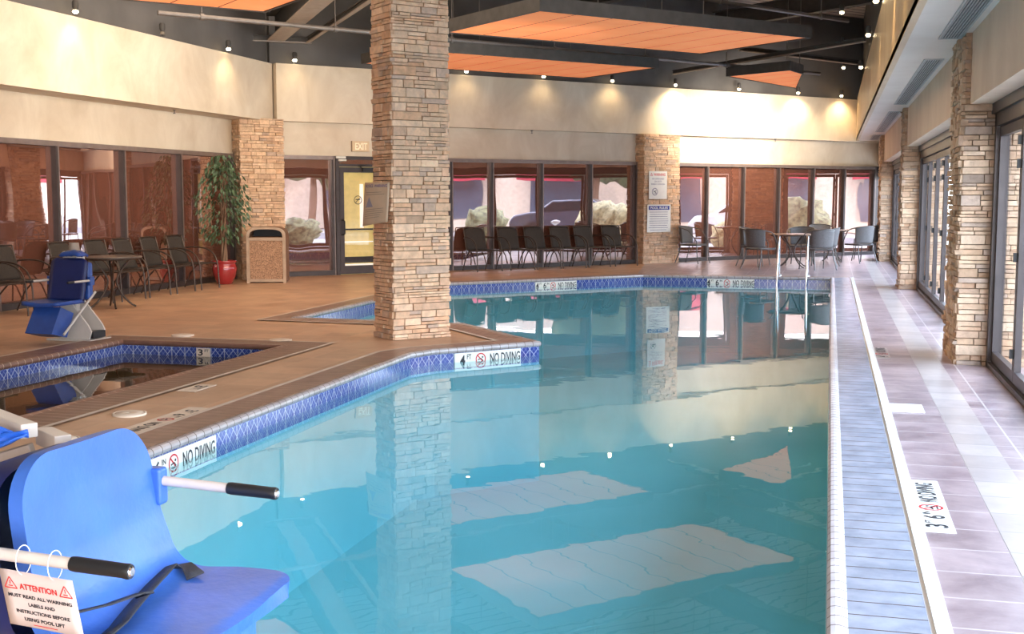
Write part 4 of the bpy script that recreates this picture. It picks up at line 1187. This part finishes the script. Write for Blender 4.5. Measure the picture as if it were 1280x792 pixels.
# white mast arms behind the seat
def rect_tube(mb, a, b, w, h):
    a, b = Vector(a), Vector(b); d = (b-a); L = d.length; m3 = d.to_track_quat('X', 'Z').to_matrix().to_4x4(); m3.translation = a
    mb.box((0, -w/2, -h/2), (L, w/2, h/2), None, m3)
mb = MB(); rect_tube(mb, loc3(-2.50, 2.86, .95), loc3(-1.90, 2.52, .925), .043, .036); mb.build('mast_arm', 'whitept', t, bevel=.003)
mb = MB(); rect_tube(mb, loc3(-1.96, 2.655, .885), loc3(-1.845, 2.575, .885), .043, .042); mb.build('mast_stub', 'whitept', t, bevel=.003)
mb = MB(); rect_tube(mb, loc3(-2.05, 2.48, .83), loc3(-1.90, 2.53, .875), .035, .035); mb.build('mast_brace', 'beam', t, bevel=.003)
mb = MB(); rect_tube(mb, loc3(-2.5, 2.34, .02), loc3(-2.5, 2.34, .99), .10, .10); mb.build('mast', 'whitept', t, bevel=.006)
mb = MB(); mb.box(loc3(-2.75, 2.1, 0), loc3(-2.3, 2.6, .02)); mb.build('base_plate', 'whitept', t, bevel=.004)
# crumpled vinyl cover slung over the mast arm
def cover(u, v):
    x = -2.45 + .58*u
    k_ = 1 - .94*max(0., (u-.25)/.75)**.9
    y = 2.475 - .10*v*k_ + .018*noise.noise(Vector((x*11, v*3, 1)))
    z = .935 - .24*v*k_ + .022*noise.noise(Vector((x*12, v*5, 3))) + .02*math.sin(v*9+x*14)*k_
    return Vector((x, y, z))
mb = MB(); mb.grid(cover, 30, 16)
cv = mb.build('lift_cover', 'bluefab', None, solid=.003); tag(cv, 'crumpled bright blue vinyl cover behind the near lift seat', 'cover')

# ------------------------------------------------------------------ far pool lift
def far_lift(loc, rz):
    t = thing('pool_lift', 'small dark-blue pool lift with white braces standing beside the spa', 'pool lift', loc, rz)
    # local: seat faces -X ; base at origin
    mb = MB(); mb.grid(lambda u, v: Vector((-.52+.42*u, (v-.5)*.44, .42-.015*math.sin(PI*v))), 8, 8); mb.build('seat', 'bluemid', t, solid=.04)
    def bk(u, v):
        d = u*.44; r = .06; e_ = 0
        if .44-d < r: e_ = r-math.sqrt(max(0, r*r-(r-(.44-d))**2))
        return Vector((-.11+.10*u, (v-.5)*2*(.22-e_), .42+.44*u))
    mb = MB(); mb.grid(bk, 14, 8); mb.build('backrest', 'bluedk', t, solid=.03)
    mb = MB(); mb.box((.015, -.20, .42), (.10, .20, .82)); mb.build('back_casing', 'bluemid', t, bevel=.03)
    for s in (-1, 1):
        mb = MB(); mb.tube([(-.04, s*.25, .63), (-.30, s*.25, .63)], .012, 10); a = mb.build('armrest', 'whitept', t)
        mb = MB(); mb.tube([(-.30, s*.25, .63), (-.40, s*.25, .63)], .013, 10); mb.build('grip', 'blackrub', a)
        mb = MB(); mb.box((-.05, s*.25-.02, .58), (.02, s*.25+.02, .67)); mb.build('arm_bracket', 'bluemid', t, bevel=.006)
    mb = MB(); mb.mesh([(-.40, -.16, .38), (-.40, .16, .38), (-.56, .16, .12), (-.56, -.16, .12), (-.20, -.16, .30), (-.20, .16, .30), (-.32, .16, .06), (-.32, -.16, .06)], [(0,1,2,3),(4,7,6,5),(0,4,5,1),(3,2,6,7),(0,3,7,4),(1,5,6,2)]); mb.build('footrest', 'bluemid', t)
    mb = MB(); mb.tube([(-.42, -.20, .10), (.12, -.20, .50)], .013, 8); mb.build('brace', 'whitept', t)
    BR = Matrix.Rotation(math.radians(-92), 4, 'Z')
    mb = MB()
    for s in (-.11, .11):
        mb.mesh([(-.10, s, .02), (.28, s, .02), (.31, s, .10), (.27, s, .17), (.05, s, .42), (-.06, s, .42), (-.10, s+.02, .02), (.28, s+.02, .02), (.31, s+.02, .10), (.27, s+.02, .17), (.05, s+.02, .42), (-.06, s+.02, .42)],
                [(0,1,2,3,4,5),(11,10,9,8,7,6),(0,6,7,1),(1,7,8,2),(2,8,9,3),(3,9,10,4),(4,10,11,5),(5,11,6,0)])
    mb.build('base_cheek', 'whitept', t, mtx=BR)
    mb = MB(); mb.box((-.22, -.16, 0), (.34, .18, .02)); mb.build('base_plate', 'whitept', t, mtx=BR, bevel=.004)
    mb = MB(); mb.box((.24, -.09, .03), (.32, .11, .10)); mb.build('battery_box', 'blackrub', t, mtx=BR)
    mb = MB(); mb.tube([(.06, 0, .3), (.06, 0, .95)], .04, 12); mb.box((.0, -.07, .80), (.14, .10, .93)); mb.build('mast', 'whitept', t)
    mb = MB(); mb.tube([(.06, .0, .93), (.06, 0, 1.02)], [.06, .05], 12); mb.build('mast_top', 'beam', t)
    mb = MB(); mb.grid(lambda u, v: Vector((-.10+.14*u, -.06+(v-.5)*.26, .885+.05*(math.sin(PI*u)*math.sin(PI*v))**.3+.015*noise.noise(Vector((u*5, v*5, 0))))), 10, 12); mb.build('headrest', 'bluemid', t, solid=.02)
far_lift((-7.72, 11.02, 0), math.radians(88))

# ------------------------------------------------------------------ lobby behind the door glass
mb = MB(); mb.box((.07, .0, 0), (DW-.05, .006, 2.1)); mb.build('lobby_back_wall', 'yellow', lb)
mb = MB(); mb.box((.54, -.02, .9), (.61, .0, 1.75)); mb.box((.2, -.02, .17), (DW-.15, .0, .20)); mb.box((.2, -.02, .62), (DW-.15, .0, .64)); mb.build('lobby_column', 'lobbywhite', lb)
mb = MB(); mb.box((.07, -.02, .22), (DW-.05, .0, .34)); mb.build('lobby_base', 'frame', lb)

# ------------------------------------------------------------------ outdoors
mb = MB(); mb.box((1.5, -30, -.06), (60, 80, -.03)); struct(mb.build('ground', 'pave'))
mb = MB(); mb.box((8.5, -30, -.03), (14.5, 80, -.02)); struct(mb.build('street', 'asph'))
bd = thing('shop_building', 'tan shop building with red awnings across the street', 'building', (20, 31, 0))
mb = MB(); mb.box((0, -26, 0), (6, 26, 4.0)); mb.build('wall', 'stucco', bd)
for i in range(11):
    y = -24+4.6*i
    mb = MB(); mb.box((-.05, y, .5), (0, y+2.6, 2.3)); mb.build('window', 'shopglass', bd)
    mb = MB(); mb.mesh([(0, y-.3, 3.1), (0, y+2.9, 3.1), (-1.2, y+2.9, 2.5), (-1.2, y-.3, 2.5), (-1.2, y+2.9, 2.2), (-1.2, y-.3, 2.2)], [(0,3,2,1),(3,5,4,2)]); mb.build('awning', 'awning', bd)
def blob(r, sq, seed, mb, c=(0, 0, 0)):
    n, m_ = 14, 20; vs = []
    for i in range(n+1):
        th = PI*i/n
        for j in range(m_):
            ph = 2*PI*j/m_; d = Vector((math.sin(th)*math.cos(ph), math.sin(th)*math.sin(ph), math.cos(th)))
            q = r*(1+.35*noise.noise(d*2.5+Vector((seed, 0, 0)))+.15*noise.noise(d*7+Vector((0, seed, 0))))
            vs.append((c[0]+d.x*q, c[1]+d.y*q, c[2]+d.z*q*sq))
    mb.mesh(vs, [(i*m_+j, (i+1)*m_+j, (i+1)*m_+(j+1) % m_, i*m_+(j+1) % m_) for i in range(n) for j in range(m_)], smooth=True)
for i, (x, y, r, mat_, lab) in enumerate([(4.6, 25.6, .9, 'bushy', 'rounded yellow-green shrub outside, nearest the second stone pier'), (4.2, 29.2, .55, 'bushy', 'low yellow shrub outside the third glass bay'), (5.0, 31.2, 1.0, 'bush', 'tall green shrub outside the far corner'), (5.5, 34.5, 1.0, 'bushy', 'large yellow shrub outside beyond the room corner'), (4.2, 16, .6, 'bush', 'small green shrub outside the second glass bay'), (6.5, 21.5, .8, 'bush', 'green shrub outside between the middle bays')]):
    mb = MB(); blob(r, .8, i*3.1, mb); tag(mb.build('shrub', mat_, loc=(x, y, r*.62)), lab, 'shrub', 'shrubs outside the glass doors')
for i, (x, y) in enumerate([(16, 24), (17, 40), (16.5, 12)]):
    tr_ = thing('street_tree', ['tree outside before the shops, middle', 'tree outside before the shops, farthest', 'tree outside before the shops, nearest'][i], 'tree', (x, y, 0))
    mb = MB(); mb.tube([(0, 0, 0), (.1, 0, 1.5), (0, .1, 3)], [.2, .16, .1], 8); mb.build('trunk', 'bark', tr_)
    mb = MB(); blob(1.7, 1.1, i+5, mb, (0, 0, 4)); blob(1.2, 1., i+9, mb, (.6, .9, 3.2)); mb.build('foliage', 'treeleaf', tr_)
def car(label, x, y, rz, mat_):
    t = thing('parked_car', label, 'car', (x, y, 0), rz)
    side = [(-2.1, .3), (-2.15, .65), (-1.95, .9), (-1.2, .98), (-.75, 1.38), (.65, 1.42), (1.3, 1.0), (2.0, .88), (2.15, .55), (2.1, .3)]
    n = len(side)
    mb = MB(); mb.mesh([(a, -.85, b) for a, b in side]+[(a, .85, b) for a, b in side], [tuple(reversed(range(n))), tuple(range(n, 2*n))]+[(i, (i+1) % n, n+(i+1) % n, n+i) for i in range(n)]); mb.build('body', mat_, t, bevel=.08)
    for s in (-1, 1):
        mb = MB(); y_ = s*.86; mb.mesh([(-1.1, y_, 1.0), (-.7, y_, 1.32), (.6, y_, 1.35), (1.1, y_, 1.0)], [(0, 1, 2, 3) if s > 0 else (3, 2, 1, 0)]); mb.build('side_window', 'carg', t)
        for wx in (-1.35, 1.35):
            mb = MB(); mb.tube([(wx, s*.70, .32), (wx, s*.89, .32)], .32, 20); mb.build('wheel', 'blackrub', t)
car('white car parked outside the third glass bay', 9.5, 30, PI/2, 'carw')
car('dark car parked outside beyond the shrubs', 9.8, 24, PI/2, 'carb')
car('white car parked farther along outside', 9.6, 37, PI/2, 'carw')
for i, (x, y) in enumerate([(3.2, 27.4), (3.4, 30.3), (3.3, 24.2)]):
    t = thing('garden_lamp', ['white mushroom-shaped garden lamp outside the third bay', 'white mushroom-shaped garden lamp outside the far bay', 'white mushroom-shaped garden lamp outside near the second pier'][i], 'lamp', (x, y, 0), 0, 'garden lamps outside')
    mb = MB(); mb.tube([(0, 0, -.03), (0, 0, .7)], .02, 8); mb.build('post', 'lampw', t)
    mb = MB(); mb.lathe([(.03, .66), (.16, .74), (.17, .78), (.05, .82)], 16); mb.build('lamp_shade', 'lampw', t)

# ------------------------------------------------------------------ light
w = bpy.data.worlds.new('World'); SC.world = w; w.use_nodes = True
nt = w.node_tree; nt.nodes.clear()
bg = nt.nodes.new('ShaderNodeBackground'); wo = nt.nodes.new('ShaderNodeOutputWorld')
tc = nt.nodes.new('ShaderNodeTexCoord'); sp = nt.nodes.new('ShaderNodeSeparateXYZ'); nt.links.new(tc.outputs['Generated'], sp.inputs[0])
nt.links.new(ramp(nt, sp.outputs['Z'], [(0., (.86, .93, 1.)), (.5, (.55, .73, 1.))]), bg.inputs['Color'])
bg.inputs['Strength'].default_value = 15
nt.links.new(bg.outputs[0], wo.inputs['Surface'])
def area(name, loc, rot, sx_, sy_, power, col, portal=False):
    l = bpy.data.lights.new(name, 'AREA'); l.shape = 'RECTANGLE'; l.size = sx_; l.size_y = sy_; l.energy = power; l.color = col
    if portal: l.cycles.is_portal = True
    o = bpy.data.objects.new(name, l); COL.objects.link(o); o.location = loc; o.rotation_euler = rot; return o
sun = bpy.data.lights.new('sun', 'SUN'); sun.energy = 3.0; sun.angle = .01; sun.color = (1, .95, .88)
so = bpy.data.objects.new('sun', sun); COL.objects.link(so); so.rotation_euler = Vector((.62, -.1, -.8)).to_track_quat('-Z', 'Y').to_euler()
# sky light portals in the glass bays
for (a, b) in bays + [(-5.0, 2.0)]:
    area('daylight_portal', (XR+.3, (a+b)/2, 1.15), Vector((-1, 0, 0)).to_track_quat('-Z', 'Y').to_euler(), (b-a)*.98, 2.3, 10, (1, 1, 1), True)
# warm fill areas added under the ceiling, without any fixtures there
area('hall_fill', (-1.2, 4.5, 5.6), Vector((-.35, .5, -1)).to_track_quat('-Z', 'Y').to_euler(), 3, 5, 120, (1, .90, .78))
area('hall_fill', (-6.8, 14.5, 5.8), (0, 0, 0), 5, 5, 300, (1, .80, .60))
area('hall_fill', (-2.0, 15, 5.8), (0, 0, 0), 3, 4, 120, (1, .86, .70))
# soft unseen fill area added behind the camera
area('rear_fill', (-.6, -4.2, 2.6), Vector((-.35, 1, .15)).to_track_quat('-Z', 'Y').to_euler(), 4.5, 4.0, 330, (1, .93, .86))
for l_ in (area('band_fill', (-4.8, 14.2, 2.9), Vector((-N[0], -N[1], .0)).to_track_quat('-Z', 'Y').to_euler(), 7, .8, 130, (1, .85, .66)),  # unseen areas added to brighten the plaster bands
           area('band_fill', (-.9, 26.6, 3.3), Vector((-.5, 1, -.25)).to_track_quat('-Z', 'Y').to_euler(), 2.6, .5, 130, (1, .88, .72)),
           area('band_fill', (-5.5, 9.0, 2.9), Vector((-1, .35, .0)).to_track_quat('-Z', 'Y').to_euler(), 6, .8, 45, (1, .84, .64))):
    l_.data.spread = math.radians(95)


SC.view_settings.view_transform = 'Standard'
SC.view_settings.look = 'None'
SC.view_settings.exposure = 0.1
cy_ = SC.cycles
cy_.use_denoising = True
cy_.max_bounces = 7; cy_.diffuse_bounces = 3; cy_.glossy_bounces = 4; cy_.transparent_max_bounces = 12; cy_.transmission_bounces = 4
cy_.caustics_reflective = False; cy_.caustics_refractive = False
cy_.sample_clamp_indirect = 6
